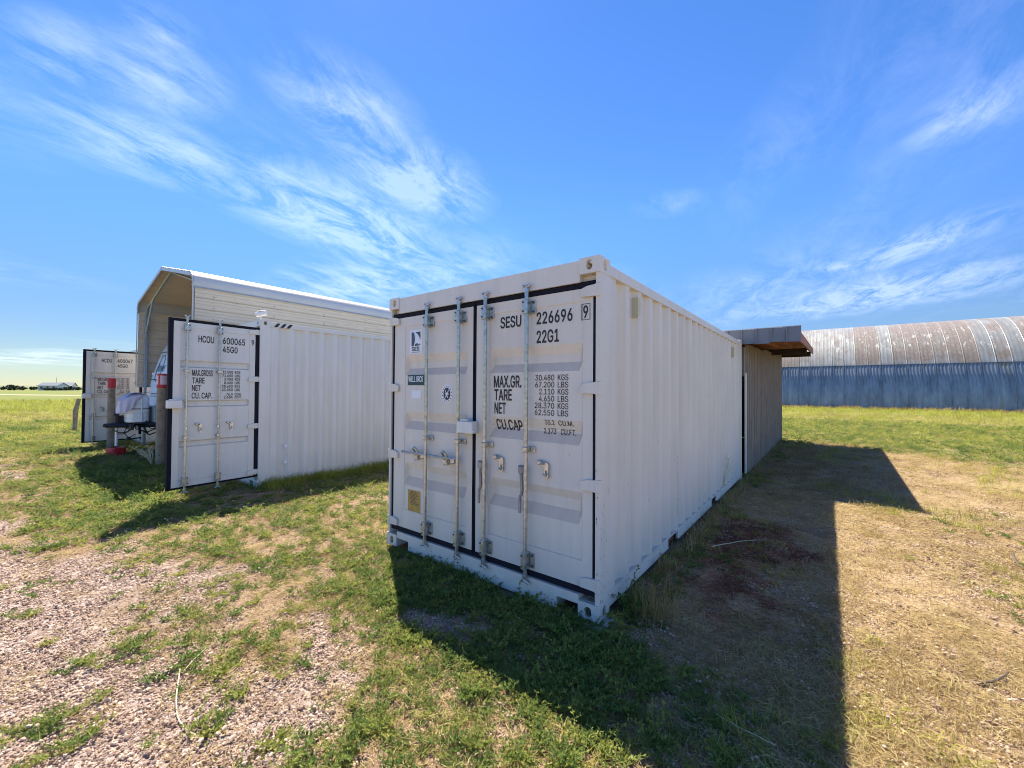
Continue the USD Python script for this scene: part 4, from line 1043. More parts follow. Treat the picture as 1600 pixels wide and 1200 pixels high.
b = MB(); b.box((-0.05, 0.02, 1.93), (0.0, 0.15, 2.50), 0.003); obj("corner_sheet", b, M["roof_tin"], sh)
b = MB(); b.prism([(0.02, 0.06), (0.15, 0.06), (0.165, 1.2), (0.19, 1.99), (0.02, 1.99)], 0.018, ((0.004, 0, 0), (0, 1, 0), (0, 0, 1))); b2 = b.mesh()
obj("trim_board", b2, M["paint_cool"], sh)
# roof
XE, XW = 0.90, -2.75
b = MB(); Pq = np.array([[[x, y, top_z(y) + 0.16 + (0.014 if j % 3 == 1 else 0)] for y in (-0.18, 8.0)] for j, x in enumerate(np.arange(XW, XE + 0.01, 0.073))])
b.grid(Pq[:, ::-1]); obj("roof_sheet", b, M["roof_tin"], sh, smooth=False)
for k in range(9):
    b = MB(); y0, y1 = -0.17 + k * 0.908, -0.17 + (k + 1) * 0.908 - 0.012
    P = np.array([[(x, y, top_z(y) + dz) for x in (XW + 0.02, XE - 0.02)] for y, dz in ((y0, 0.13), (y1, 0.13), (y1, 0.15), (y0, 0.15))])
    b.grid(np.concatenate([P, P[:1]])); obj("roof_board", b, M["wood_red"], sh)
for k, y in enumerate((4.45, 7.75)):
    b = MB(); z = top_z(y); b.box((-2.5, y, z - 0.10), (XE - 0.06, y + 0.05, z + 0.055), 0.004); obj("lookout_beam", b, M["wood_black"], sh)
for k, x in enumerate((0.20, 0.52, 0.80)):
    b = MB(); P = np.array([[(x + dx, y, top_z(y) + dz) for y in (-0.12, 7.95)] for dx, dz in ((0, 0.062), (0.045, 0.062), (0.045, 0.128), (0, 0.128), (0, 0.062))]); b.grid(P); obj("purlin", b, M["wood_red"], sh)
b = MB(); P = np.array([[(XE - 0.03 + dx, y, top_z(y) + dz) for y in (-0.16, 8.0)] for dx, dz in ((0, -0.01), (0.03, -0.01), (0.03, 0.155), (0, 0.155), (0, -0.01))]); b.grid(P); obj("eave_board", b, M["wood_red"], sh)
x = XE + 0.01
k = 0
while x > XW:
    x0 = max(x - 0.235, XW); b = MB()
    tilt = 0.0
    zt_, zb_ = 2.795 - 0.006 * (k % 2), 2.520 + 0.012 * math.sin(k * 2.1)
    b.grid(np.array([[(xx, -0.20 - d - (0.03 if z < 2.6 else 0), z) for xx, d in ((x0 - 0.012, -0.004), (x0 + 0.010, 0.002), (x0 + 0.016, 0.024), (x0 + 0.034, 0.024), (x0 + 0.040, 0.0), (x - 0.001, 0.0))] for z in (zb_, zt_)])[::-1][:, ::-1][::-1])
    m_ = b.mesh()
    m2 = m_.copy(); m2.vertices[:, 1] += 0.003; m2.faces = m2.faces[:, ::-1]
    obj("fascia_sheet", trimesh.util.concatenate([m_, m2]), M["roof_tin"], sh, smooth=False)
    x -= 0.235; k += 1
b = MB(); b.box((XW, -0.20, 2.797), (XE + 0.01, -0.10, 2.806)); obj("roof_cap", b, M["roof_white"], sh)

# ------------------------------------------------------------------ arched steel barn
bn = thing("arched_barn", "long rusty arched steel barn across the far end of the grass", "barn", (0.0, 49.6, 0.0))
def barn_material():
    n = {"tc": ("texture_coordinate", {}), "oi": ("object_info", {}), "sep": ("separate_xyz", {}),
         "m1": ("mapping", {"scale": (1.6, 0.5, 0.5)}), "n1": ("noise_texture", {"scale": 1.1, "detail": 7.0, "roughness": 0.68}),
         "off": ("math", {"math_type": "multiply_add", "value2": 0.44, "value3": -0.20}), "sum": ("math", {"math_type": "add"}),
         "hi": ("map_range", {"from_min": 3.6, "from_max": 5.0, "to_min": -0.35, "to_max": 0.04, "clamp": True}), "sum2": ("math", {"math_type": "add"}),
         "rr": ("map_range", {"from_min": 0.40, "from_max": 0.56, "to_min": 0.0, "to_max": 0.88, "clamp": True}),
         "rc": ("rgb_ramp", {"ramp": [(0.3, (0.16, 0.12, 0.095)), (0.55, (0.24, 0.19, 0.155)), (0.75, (0.34, 0.23, 0.165))]}), "n2": ("noise_texture", {"scale": 5.0, "detail": 6.0, "roughness": 0.7}),
         "gz": ("rgb_ramp", {"ramp": [(0.32, (0.12, 0.142, 0.17)), (0.5, (0.205, 0.235, 0.27)), (0.68, (0.28, 0.31, 0.34))]}),
         "m3": ("mapping", {"scale": (3.4, 0.9, 0.9)}), "n3": ("noise_texture", {"scale": 1.2, "detail": 6.0, "roughness": 0.68}), "neu": ("map_range", {"from_min": 4.2, "from_max": 4.6, "to_min": 0.0, "to_max": 1.0, "clamp": True}), "n5": ("noise_texture", {"scale": 0.9, "detail": 7.0, "roughness": 0.7}), "gn": ("rgb_ramp", {"ramp": [(0.3, (0.25, 0.245, 0.225)), (0.7, (0.40, 0.40, 0.375))]}), "mg": ("mix_color", {}),
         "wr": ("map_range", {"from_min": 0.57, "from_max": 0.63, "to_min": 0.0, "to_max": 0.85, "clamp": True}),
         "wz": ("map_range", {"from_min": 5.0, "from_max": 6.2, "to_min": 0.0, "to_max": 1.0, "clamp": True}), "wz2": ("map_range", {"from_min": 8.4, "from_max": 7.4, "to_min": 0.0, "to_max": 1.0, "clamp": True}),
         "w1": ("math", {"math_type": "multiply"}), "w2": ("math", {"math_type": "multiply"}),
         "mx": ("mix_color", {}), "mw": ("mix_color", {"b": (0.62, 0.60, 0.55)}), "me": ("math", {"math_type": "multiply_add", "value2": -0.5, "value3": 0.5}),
         "p": ("principled_bsdf", {"roughness": 0.5})}
    l = [("tc.object", "m1.vector"), ("m1.vector", "n1.vector"), ("oi.random", "off.value1"), ("n1.fac", "sum.value1"), ("off.value", "sum.value2"), ("tc.object", "sep.vector"), ("sep.z", "hi.value"),
         ("sum.value", "sum2.value1"), ("hi.result", "sum2.value2"), ("sum2.value", "rr.value"), ("tc.object", "n2.vector"), ("n2.fac", "rc.fac"), ("m1.vector", "n5.vector"), ("n5.fac", "gz.fac"), ("n5.fac", "gn.fac"), ("sep.z", "neu.value"), ("gz.color", "mg.a"), ("gn.color", "mg.b"), ("neu.result", "mg.fac"),
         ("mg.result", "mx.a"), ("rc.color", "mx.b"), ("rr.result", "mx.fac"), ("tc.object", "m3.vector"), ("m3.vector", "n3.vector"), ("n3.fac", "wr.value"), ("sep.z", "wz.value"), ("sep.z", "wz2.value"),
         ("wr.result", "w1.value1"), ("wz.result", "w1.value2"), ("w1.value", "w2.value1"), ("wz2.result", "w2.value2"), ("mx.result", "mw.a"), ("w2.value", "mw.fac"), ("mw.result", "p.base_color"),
         ("rr.result", "me.value1"), ("me.value", "p.metallic")]
    return mat("barn_steel", n, l)
M["barn"] = barn_material()
R, ZC, PW, TS = 8.75, 0.28, 0.93, math.radians(28)
def arch(x0, t0, t1, dr_):
    xs, ds = [], []
    nr = 4 if t0 < 0 else 3; w = PW / nr; dd = 0.020 if t0 < 0 else 0.005
    for k in range(nr):
        for f_, d in ((0.02, 0.0), (0.35, 0.0), (0.50, dd), (0.68, dd), (0.84, 0.0)):
            xs.append(x0 + (k + f_) * w); ds.append(d)
    xs += [x0 + PW - 0.05, x0 + PW - 0.035, x0 + PW + 0.012, x0 + PW + 0.020]; ds += [0.0, 0.012, 0.012, 0.004]
    ts = np.linspace(t0, t1, max(6, int(abs(t1 - t0) / 0.09)))
    P = np.array([[[x, R - (R + d + dr_) * math.cos(t), ZC + (R + d + dr_) * math.sin(t)] for x, d in zip(xs, ds)] for t in ts])
    b = MB(); b.grid(P[:, ::-1]); return b
rb = np.random.default_rng(11)
xs_b = 1.645 - 0.93 * 9 + np.arange(33) * 0.93
for k, x0 in enumerate(xs_b):
    j = rb.uniform(-0.004, 0.010)
    obj("lower_panel", arch(x0, -0.08, TS, 0.0 + j), M["barn"], bn, smooth=30)
    obj("arch_panel", arch(x0, TS - 0.010, PI - TS, 0.022 + j), M["barn"], bn, smooth=30)
M["seam"] = plain("pale_seam_metal", (0.26, 0.25, 0.23), 0.6, 0.1, 0.4, 0.9)
for k, x0 in enumerate(xs_b):
    for (t0, t1, o_) in ((-0.05, TS - 0.02, 0.024), (TS + 0.005, PI - TS, 0.038)):
        ts = np.linspace(t0, t1, 14 if t0 < 0 else 30); b = MB()
        w_ = 0.018 if t0 < 0 else 0.020 + 0.010 * ((k * 5) % 3) / 2
        P = np.array([[[x0 + dx, R - (R + o_ + d) * math.cos(t), ZC + (R + o_ + d) * math.sin(t)] for dx, d in ((-w_, -0.03), (-w_ * 0.8, 0.0), (w_ * 0.8, 0.0), (w_, -0.03))] for t in ts]); b.grid(P[:, ::-1])
        obj("seam_cover", b, M["seam"] if t0 > 0 else M["barn"], bn, smooth=30)
b = MB(); b.box((xs_b[0], R - (R) * math.cos(TS) - 0.065, ZC + R * math.sin(TS) - 0.07), (xs_b[-1] + PW, R - R * math.cos(TS) + 0.0, ZC + R * math.sin(TS) - 0.045)); obj("seam_strip", b, M["steel_dark"], bn)
for x0 in (xs_b[0] + 0.02, xs_b[-1] + PW - 0.02):
    b = MB(); tpoly = [(R - R * math.cos(t), ZC + R * math.sin(t)) for t in np.linspace(0, PI, 40)] + [(2 * R, 0), (0, 0)]
    b.prism(tpoly, 0.03, ((x0, 0, 0), (0, 1, 0), (0, 0, 1))); obj("end_wall", b, M["barn"], bn)
b = MB(); b.box((xs_b[0], -0.12, -0.3), (xs_b[-1] + PW, 0.1, 0.10)); obj("footing", b, M["concrete"], bn)

# ------------------------------------------------------------------ far farmstead
def at(px, py, depth):
    q = CAM + ray(px, py) * depth
    return np.array([q[0], q[1], float(ground_h(q[0], q[1]))])
M["far_wall"] = plain("pale_far_wall", (0.50, 0.50, 0.50), 0.8); M["far_wall2"] = plain("white_far_wall", (0.72, 0.72, 0.70), 0.8); M["far_roof"] = plain("grey_far_roof", (0.16, 0.18, 0.21), 0.7); M["glass_far"] = plain("dark_window", (0.03, 0.04, 0.05), 0.2)
vdir = math.atan2(-cf[0], cf[1])
def house(px, depth, w_, d_, hw, hr, rot, label, wm):
    p = thing("farm_house", label, "farm building", at(px, 606, depth), vdir + rot)
    b = MB(); b.box((-w_ / 2, -d_ / 2, -0.5), (w_ / 2, d_ / 2, hw)); b.prism([(-d_ / 2, hw), (d_ / 2, hw), (0, hr - 0.1)], w_, ((-w_ / 2, 0, 0), (0, 1, 0), (0, 0, 1))); obj("wall", b, wm, p)
    b = MB()
    for sg in (1, -1):
        b.prism([(sg * (d_ / 2 + 0.4), hw - 0.25), (sg * (d_ / 2 + 0.4), hw - 0.05), (0, hr + 0.12), (0, hr - 0.02)][::sg], w_ + 0.8, ((-w_ / 2 - 0.4, 0, 0), (0, 1, 0), (0, 0, 1)))
    obj("roof", b, M["far_roof"], p)
    for k in range(3):
        b = MB(); xx = -w_ * 0.32 + k * w_ * 0.32; b.box((xx - 0.5, -d_ / 2 - 0.04, 0.9), (xx + 0.5, -d_ / 2 + 0.02, 2.0)); obj("window", b, M["glass_far"], p)
    return p
house(83, 212, 8.5, 6.0, 2.5, 4.0, 0.15, "larger low grey roofed farm building on the horizon at far left", M["far_wall"])
house(105, 225, 5.5, 6.5, 2.5, 4.3, 0.5, "smaller farm building with white wall on the horizon at far left", M["far_wall2"])
b = MB(); b.tube([(0, 0, 0), (0, 0, 7.0)], 0.09, 6); o_ = thing("utility_pole", "thin pole standing between the two far farm buildings", "pole", at(88, 606, 222)); obj("pole", b, M["wood_post"], o_)

def leaf_material(name, cols, trans=0.35, rough=0.6):
    n = {"oi": ("object_info", {}), "ge": ("geometry", {}), "ad": ("math", {"math_type": "add"}), "hf": ("math", {"math_type": "multiply", "value2": 0.5}),
         "r": ("rgb_ramp", {"ramp": cols}), "p": ("principled_bsdf", {"roughness": rough, "specular_ior_level": 0.25}), "t": ("translucent_bsdf", {}), "m": ("mix_closure", {"fac": trans})}
    l = [("oi.random", "ad.value1"), ("ge.random_per_island", "ad.value2"), ("ad.value", "hf.value1"), ("hf.value", "r.fac"), ("r.color", "p.base_color"), ("r.color", "t.color"), ("p.BSDF", "m.closure1"), ("t.BSDF", "m.closure2")]
    return mat(name, n, l, "m.closure")
M["far_leaf"] = leaf_material("far_leaf", [(0.2, (0.020, 0.035, 0.015)), (0.8, (0.05, 0.07, 0.03))], 0.2)
rt = np.random.default_rng(21)
def shrub(px, depth, w_, h_, label, trunk=True):
    p = thing("far_shrub", label, "shrub", at(px, 606, depth), rt.uniform(0, 6))
    n_ = 260
    d = rt.normal(size=(n_, 3)); d /= np.linalg.norm(d, axis=1, keepdims=True)
    c_ = d * rt.uniform(0.35, 1.0, (n_, 1)) ** 0.6 * [w_ / 2, w_ / 2, h_ * 0.42] * (0.75 + 0.5 * meshkit.noise(d * 2.3 + px)[:, None]) + [0, 0, h_ * 0.55]
    b = MB(); s_ = 0.16 * h_ * 0.6
    A = rt.normal(size=(n_, 3)) * s_; B = rt.normal(size=(n_, 3)) * s_
    V = np.stack([c_ - A, c_ + B, c_ + A, c_ - B], 1).reshape(-1, 3)
    b.add(V, np.arange(n_ * 4).reshape(-1, 4)); obj("crown", b, M["far_leaf"], p, smooth=False)
    b = MB(); b.tube([(0, 0, -0.2), (0.03, 0, h_ * 0.3), (0.0, 0.05, h_ * 0.7)], [0.12, 0.09, 0.03], 6); obj("trunk", b, M["wood_post"], p)
for px, dep, w_, h_, lab in ((6, 215, 2.4, 1.8, "low dark shrub at the left edge of the horizon"), (15, 200, 1.8, 1.3, "small round shrub second from the left on the horizon"), (23, 206, 4.2, 2.3, "widest dark shrub left of the far farm buildings"),
                             (34, 204, 3.6, 2.0, "mid sized shrub between the widest shrub and the single bush"), (52, 212, 3.0, 1.9, "single bush just left of the larger farm building"), (74, 196, 3.4, 1.5, "low bush in front of the left end of the larger farm building"),
                             (83, 196, 3.6, 1.3, "low bush in front of the middle of the larger farm building"), (92, 198, 3.6, 1.6, "low bush in front of the right end of the larger farm building"), (103, 205, 2.4, 1.8, "bush left in front of the smaller farm building"), (111, 208, 3.4, 2.2, "tallest bush in front of the smaller farm building"),
                             (122, 212, 2.8, 1.9, "bush right of the farm buildings, next to the leftmost container"), (17, 300, 5.0, 3.4, "lone tree on the far rise at left")):
    shrub(px, dep, w_, h_, lab)

# ------------------------------------------------------------------ ground cover
M["weed"] = leaf_material("weed_leaf", [(0.15, (0.15, 0.22, 0.055)), (0.40, (0.31, 0.34, 0.075)), (0.62, (0.46, 0.43, 0.12)), (0.9, (0.58, 0.48, 0.20))], 0.5)
M["grass"] = leaf_material("grass_blade", [(0.15, (0.30, 0.31, 0.05)), (0.5, (0.52, 0.50, 0.10)), (0.85, (0.64, 0.56, 0.20))], 0.5)
M["dry"] = leaf_material("dry_blade", [(0.1, (0.32, 0.225, 0.09)), (0.45, (0.60, 0.49, 0.23)), (0.9, (0.78, 0.70, 0.43))], 0.5, 0.7)
M["pebble"] = leaf_material("pebble_stone", [(0.1, (0.27, 0.18, 0.125)), (0.4, (0.53, 0.39, 0.285)), (0.7, (0.67, 0.535, 0.41)), (0.95, (0.82, 0.73, 0.62))], 0.0, 0.85)
M["bark"] = leaf_material("bark_chip", [(0.1, (0.13, 0.05, 0.028)), (0.5, (0.28, 0.125, 0.07)), (0.9, (0.46, 0.28, 0.16))], 0.0, 0.85)
rg = np.random.default_rng(77)

def unit(v):
    return v / np.maximum(np.linalg.norm(v, axis=-1, keepdims=True), 1e-9)

def blades(n, rad, h0, h1, w_, lean, seed, flat=0.0):
    """tapering bent blades as one (vertices, faces)"""
    r = np.random.default_rng(seed)
    base = np.stack([r.normal(0, rad * 0.5, n), r.normal(0, rad * 0.5, n), np.zeros(n)], 1)
    az = r.uniform(0, 2 * PI, n); L_ = r.uniform(h0, h1, n)
    out = np.stack([np.cos(az), np.sin(az), np.zeros(n)], 1); sd = np.stack([-np.sin(az), np.cos(az), np.zeros(n)], 1)
    ln = r.uniform(0.1, 1.0, n) * lean
    V = []
    for t, ww in ((0, 1.0), (0.4, 0.85), (0.75, 0.55), (1.0, 0.08)):
        ang_ = ln * (0.35 + 0.9 * t)
        p = base + out * (L_ * t * np.sin(ang_))[:, None] + np.array([0, 0, 1.0]) * (L_ * t * np.cos(ang_))[:, None]
        V += [p - sd * (w_ * ww / 2), p + sd * (w_ * ww / 2)]
    V = np.stack(V, 1)
    F = []
    for k in range(3):
        F += [[2 * k, 2 * k + 1, 2 * k + 3], [2 * k, 2 * k + 3, 2 * k + 2]]
    F = np.array(F)[None] + (np.arange(n) * 8)[:, None, None]
    return V.reshape(-1, 3), F.reshape(-1, 3)

def litter(n, rad, l0, l1, w_, seed, lift=0.014):
    """dry stalks lying about"""
    r = np.random.default_rng(seed)
    c_ = np.stack([r.normal(0, rad * 0.55, n), r.normal(0, rad * 0.55, n), r.uniform(0.001, lift, n)], 1)
    az = r.uniform(0, 2 * PI, n); L_ = r.uniform(l0, l1, n); ti = r.normal(0, 0.16, n)
    d = np.stack([np.cos(az) * np.cos(ti), np.sin(az) * np.cos(ti), np.sin(ti)], 1)
    sd = unit(np.cross(d, unit(np.array([0, 0, 1.0]) + r.normal(0, 0.5, (n, 3)))))
    bend = sd * (L_ * r.uniform(-0.15, 0.15, n))[:, None]
    V = []
    for t, bb, ww in ((-0.5, 0.0, 0.6), (0.0, 1.0, 1.0), (0.5, 0.0, 0.5)):
        p = c_ + d * (L_ * t)[:, None] + bend * bb
        V += [p - sd * (w_ * ww / 2), p + sd * (w_ * ww / 2)]
    V = np.stack(V, 1); V[..., 2] = np.maximum(V[..., 2], -0.004)
    F = np.array([[0, 1, 3], [0, 3, 2], [2, 3, 5], [2, 5, 4]])[None] + (np.arange(n) * 6)[:, None, None]
    return V.reshape(-1, 3), F.reshape(-1, 3)

def weed(stems, leaves, L0, L1, ls, rise, seed):
    """creeping plant: stems spread from the root, small folded leaves along them"""
    r = np.random.default_rng(seed)
    V, F, n = [], [], 0
    for k in range(stems):
        az = 2 * PI * (k + r.uniform(-0.4, 0.4)) / stems; L_ = r.uniform(L0, L1); up = r.uniform(0.5, 1.2) * rise; bend = r.normal(0, 0.5)
        ts = np.sort(r.uniform(0.10, 1.0, leaves))
        def pos(t):
            a_ = az + bend * t
            return np.stack([np.cos(a_) * L_ * t * 0.9, np.sin(a_) * L_ * t * 0.9, 0.006 + up * L_ * t ** 0.8], -1)
        p = pos(ts); d = unit(pos(ts + 0.03) - p)
        sz = ls * r.uniform(0.6, 1.25, leaves) * (1.15 - 0.45 * ts)
        dirs = unit(d * 0.5 + r.normal(0, 0.75, (leaves, 3)) + [0, 0, 0.35])
        sd = unit(np.cross(dirs, r.normal(0, 0.6, (leaves, 3)) + [0, 0, 1.0])); up_ = np.cross(sd, dirs)
        a = p; b = p + dirs * sz[:, None]; m_ = p + dirs * (sz * 0.5)[:, None] - up_ * (sz * 0.06)[:, None]
        wv_ = sd * (sz * 0.23)[:, None] + up_ * (sz * 0.05)[:, None]; wv2 = -sd * (sz * 0.23)[:, None] + up_ * (sz * 0.05)[:, None]
        v = np.stack([a, m_ + wv_, b, m_ + wv2], 1).reshape(-1, 3)
        V.append(v); F.append((np.array([[0, 1, 2], [0, 2, 3]])[None] + (np.arange(leaves) * 4)[:, None, None]).reshape(-1, 3) + n); n += len(v)
        tt_ = np.linspace(0, 1, 5); q = pos(tt_); s2 = np.array([-math.sin(az), math.cos(az), 0]) * 0.0012
        v = np.stack([q - s2, q + s2], 1).reshape(-1, 3)
        V.append(v); F.append(np.concatenate([[[2 * i, 2 * i + 1, 2 * i + 3], [2 * i, 2 * i + 3, 2 * i + 2]] for i in range(4)]) + n); n += len(v)
    return np.vstack(V), np.vstack(F)

ICO = trimesh.creation.icosphere(0)
def stones(n, rad, s0, s1, seed):
    r = np.random.default_rng(seed); V, F = [], []
    for k in range(n):
        s_ = s0 * (s1 / s0) ** r.uniform(0, 1) ; v = ICO.vertices * (1 + r.normal(0, 0.14, (12, 1)))
        R_ = trimesh.transformations.random_rotation_matrix(r.uniform(0, 1, 3))[:3, :3]
        v = (v * [1.0, r.uniform(0.65, 1), r.uniform(0.45, 0.8)]) @ (R_.T if r.uniform() < 0.3 else np.eye(3))
        w_ = r.uniform(0, 2 * PI); c, s2 = math.cos(w_), math.sin(w_); v = v @ np.array([[c, s2, 0], [-s2, c, 0], [0, 0, 1]])
        v = v * s_ + [r.normal(0, rad * 0.6), r.normal(0, rad * 0.6), s_ * r.uniform(-0.1, 0.5)]
        V.append(v); F.append(ICO.faces + 12 * k)
    return np.vstack(V), np.vstack(F)

FOOT = [(-W - 0.02, 0.03, 0.02, 6.02), (-6.49 - W, 0.22, -6.46, 12.4), (-14.95 - W, 0.22, -14.9, 12.4), (-2.6, 6.0, 0.0, 14.2)]
def blocked(x, y):
    b_ = np.zeros(len(x), bool)
    for x0, y0, x1, y1 in FOOT:
        b_ |= (x > x0) & (x < x1) & (y > y0) & (y < y1)
    return b_ | (y > 49.4)

def candidates(rho0, rref, k, rmax, seed, rmin=1.1):
    """ground points, density rho0 per m2 within rref of the camera, thinning as r^-k beyond, in the wedge the photo shows"""
    r = np.random.default_rng(seed)
    edges = np.geomspace(rmin, rmax, 60); half = 1.02
    X, Y = [], []
    for a, b in zip(edges[:-1], edges[1:]):
        m_ = math.sqrt(a * b); rho = rho0 * min(1.0, (rref / m_) ** k); n = r.poisson(rho * half * (b * b - a * a))
        rr = np.sqrt(r.uniform(a * a, b * b, n)); th = YAW + r.uniform(-half, half, n)
        X.append(CAM[0] + rr * np.sin(th)); Y.append(CAM[1] + rr * np.cos(th))
    x, y = np.concatenate(X), np.concatenate(Y)
    ok = ~blocked(x, y)
    return x[ok], y[ok]

def scatter(name, label, cat, protos, m_, x, y, scale, seed, tilt=0.12, dz=0.0):
    r = np.random.default_rng(seed); n = len(x)
    pi = UsdGeom.PointInstancer.Define(stage, f"/World/{name}")
    paths = []
    for k, (v, f) in enumerate(protos):
        o = usdkit.mesh(stage, f"/World/{name}/{cat.replace(' ', '_')}_shape{'' if k == 0 else '_%03d' % k}", (v, f), m_, smooth=False)
        paths.append(o.GetPath())
    pi.CreatePrototypesRel().SetTargets(paths)
    z = ground_h(x, y) + dz
    pi.CreatePositionsAttr(Vt.Vec3fArray.FromNumpy(np.stack([x, y, z], 1).astype(np.float32)))
    a = r.uniform(0, 2 * PI, n); tx, ty = r.normal(0, tilt / 2, n), r.normal(0, tilt / 2, n)
    q = np.stack([np.cos(a / 2), tx * np.cos(a / 2) + ty * np.sin(a / 2), ty * np.cos(a / 2) - tx * np.sin(a / 2), np.sin(a / 2)], 1)
    q /= np.linalg.norm(q, axis=1, keepdims=True)
    pi.CreateOrientationsAttr(Vt.QuathArray([Gf.Quath(float(w0), float(a0), float(b0), float(c0)) for w0, a0, b0, c0 in q]))
    pi.CreateScalesAttr(Vt.Vec3fArray.FromNumpy((np.asarray(scale)[:, None] * np.ones((1, 3))).astype(np.float32)))
    pi.CreateProtoIndicesAttr(Vt.IntArray.FromNumpy(r.integers(0, len(protos), n).astype(np.int32)))
    tag(pi.GetPrim(), label, cat, None, "stuff")
    print(name, n)

def dist(x, y):
    return np.hypot(x - CAM[0], y - CAM[1])
def grow(x, y, ref=4.0, k=0.55):
    return np.maximum(1.0, (dist(x, y) / ref)) ** k

def weed_cover(x, y):
    g, gr, s_, d_ = zones(x, y)
    pat = noise2(x, y, 1.7, 21, 3) * 0.38 + noise2(x, y, 7.0, 22, 3) * 0.62
    inside = smooth01(pat, 0.38, 0.53)                       # patches with bare soil between
    sparse = smooth01(pat, 0.525, 0.61)                      # islands on the gravel
    front = smooth01(poly_d(x, y, [(-2.5, -0.05), (-2.4, -0.55), (-0.5, -1.05), (0.65, -0.95), (0.75, -0.45), (0.12, 0.10)]), -0.2, 0.15)
    lush = np.maximum(front * (1 - 0.85 * g), smooth01(poly_d(x, y, [(-9, -0.4), (-6.4, -0.6), (-5.2, -1.0), (-5.2, -1.9), (-7, -2.3), (-11, -1.6), (-11, -0.3)]), -0.3, 0.5))
    lush = np.maximum(lush, 0.0)
    c = np.maximum(gr * np.maximum(inside, lush), g * sparse * 0.9)
    tail = s_ * (1 - g) * smooth01(poly_d(x, y, [(0.0, -0.2), (1.15, -0.3), (1.25, -1.0), (0.2, -1.2)]), -0.25, 0.2) * 0.5
    return np.clip(np.maximum(c, tail), 0, 1), lush

# pebbles
x, y = candidates(900, 3.2, 1.6, 16, 1)
g, gr, s_, d_ = zones(x, y)
keep = rg.uniform(size=len(x)) < np.clip(g * 1.05 + gr * 0.16 + s_ * (0.05 + 0.5 * smooth01(noise2(x, y, 1.9, 71, 3), 0.50, 0.68)), 0, 1)
x, y = x[keep], y[keep]
scatter("gravel", "pinkish crushed gravel spread over the yard at lower left", "gravel", [stones(20, 0.055, 0.0026, 0.0090, 300 + k) for k in range(6)] + [stones(5, 0.07, 0.008, 0.016, 310)], M["pebble"], x, y, rg.uniform(0.8, 1.25, len(x)) * grow(x, y, 4, 0.45), 2)

# creeping weeds
x, y = candidates(420, 2.8, 1.2, 30, 3)
c, lush = weed_cover(x, y)
keep = rg.uniform(size=len(x)) < c
x, y, lush = x[keep], y[keep], lush[keep]
pat = noise2(x, y, 3.0, 31, 2)
scatter("weeds", "low creeping green weeds in patches over soil and gravel", "weeds",
        [weed(8, 15, 0.045, 0.085, 0.017, 0.35, 40 + k) for k in range(4)] + [weed(7, 18, 0.05, 0.10, 0.019, 0.75, 50 + k) for k in range(3)] + [weed(9, 12, 0.04, 0.07, 0.013, 0.5, 60 + k) for k in range(2)],
        M["weed"], x, y, rg.uniform(0.55, 1.15, len(x)) * (0.72 + 0.5 * pat) * (1 + 0.30 * lush) * grow(x, y, 4, 0.5), 4)

# green grass
x, y = candidates(70, 3.0, 1.05, 75, 5)
g, gr, s_, d_ = zones(x, y)
pat = noise2(x, y, 0.9, 41, 3)
fld = smooth01(dist(x, y), 11, 20)
c = gr * (0.10 + 0.9 * fld) * np.maximum(smooth01(pat, 0.40, 0.6), 0.55 * fld) + s_ * 0.60 * smooth01(pat, 0.48, 0.62)
c = np.maximum(c, smooth01(poly_d(x, y, [(0.05, -0.3), (1.25, -0.3), (1.3, -1.1), (0.2, -1.3)]), -0.2, 0.2) * 0.8)
keep = rg.uniform(size=len(x)) < c
x, y = x[keep], y[keep]
scatter("grass", "short green grass of the field and among the weeds", "grass", [blades(34, 0.08, 0.03, 0.085, 0.0034, 1.45, 70 + k) for k in range(5)], M["grass"], x, y, rg.uniform(0.7, 1.25, len(x)) * grow(x, y, 4, 0.62), 6)

# dry grass tufts and flattened straw
x, y = candidates(120, 3.0, 1.25, 45, 7)
g, gr, s_, d_ = zones(x, y)
pat = noise2(x, y, 1.3, 51, 3)
c = s_ * (0.25 + 0.75 * smooth01(pat, 0.40, 0.62)) * (1 - 0.7 * d_) + gr * 0.16 * smooth01(pat, 0.42, 0.6)
keep = rg.uniform(size=len(x)) < c
x, y = x[keep], y[keep]
scatter("dry_grass", "short dry yellow grass on the right hand side of the yard", "dry grass", [blades(26, 0.07, 0.02, 0.07, 0.0024, 1.35, 80 + k) for k in range(5)], M["dry"], x, y, rg.uniform(0.7, 1.3, len(x)) * grow(x, y, 4, 0.6), 8)
x, y = candidates(240, 3.0, 1.3, 40, 9)
g, gr, s_, d_ = zones(x, y)
pat = noise2(x, y, 1.1, 61, 3)
c = s_ * (0.30 + 0.60 * smooth01(pat, 0.36, 0.6)) * (1 - 0.5 * d_) + gr * 0.55 + g * 0.06
keep = rg.uniform(size=len(x)) < c
x, y = x[keep], y[keep]
scatter("straw", "flattened straw littering the ground, thickest at right", "straw", [litter(38, 0.12, 0.012, 0.075, 0.0030, 90 + k, 0.022) for k in range(5)], M["dry"], x, y, rg.uniform(0.8, 1.3, len(x)) * grow(x, y, 4, 0.55), 10, 0.06)
# brown bark crumbs on the bare patch by the container
x, y = candidates(160, 6.0, 1.0, 9, 11)
g, gr, s_, d_ = zones(x, y)
keep = rg.uniform(size=len(x)) < d_ * 0.9
x, y = x[keep], y[keep]
scatter("bark_litter", "reddish brown bark crumbs on the bare patch beside the cream container", "bark", [litter(26, 0.09, 0.012, 0.05, 0.008, 110 + k, 0.02) for k in range(3)], M["bark"], x, y, rg.uniform(0.8, 1.3, len(x)), 12, 0.1)

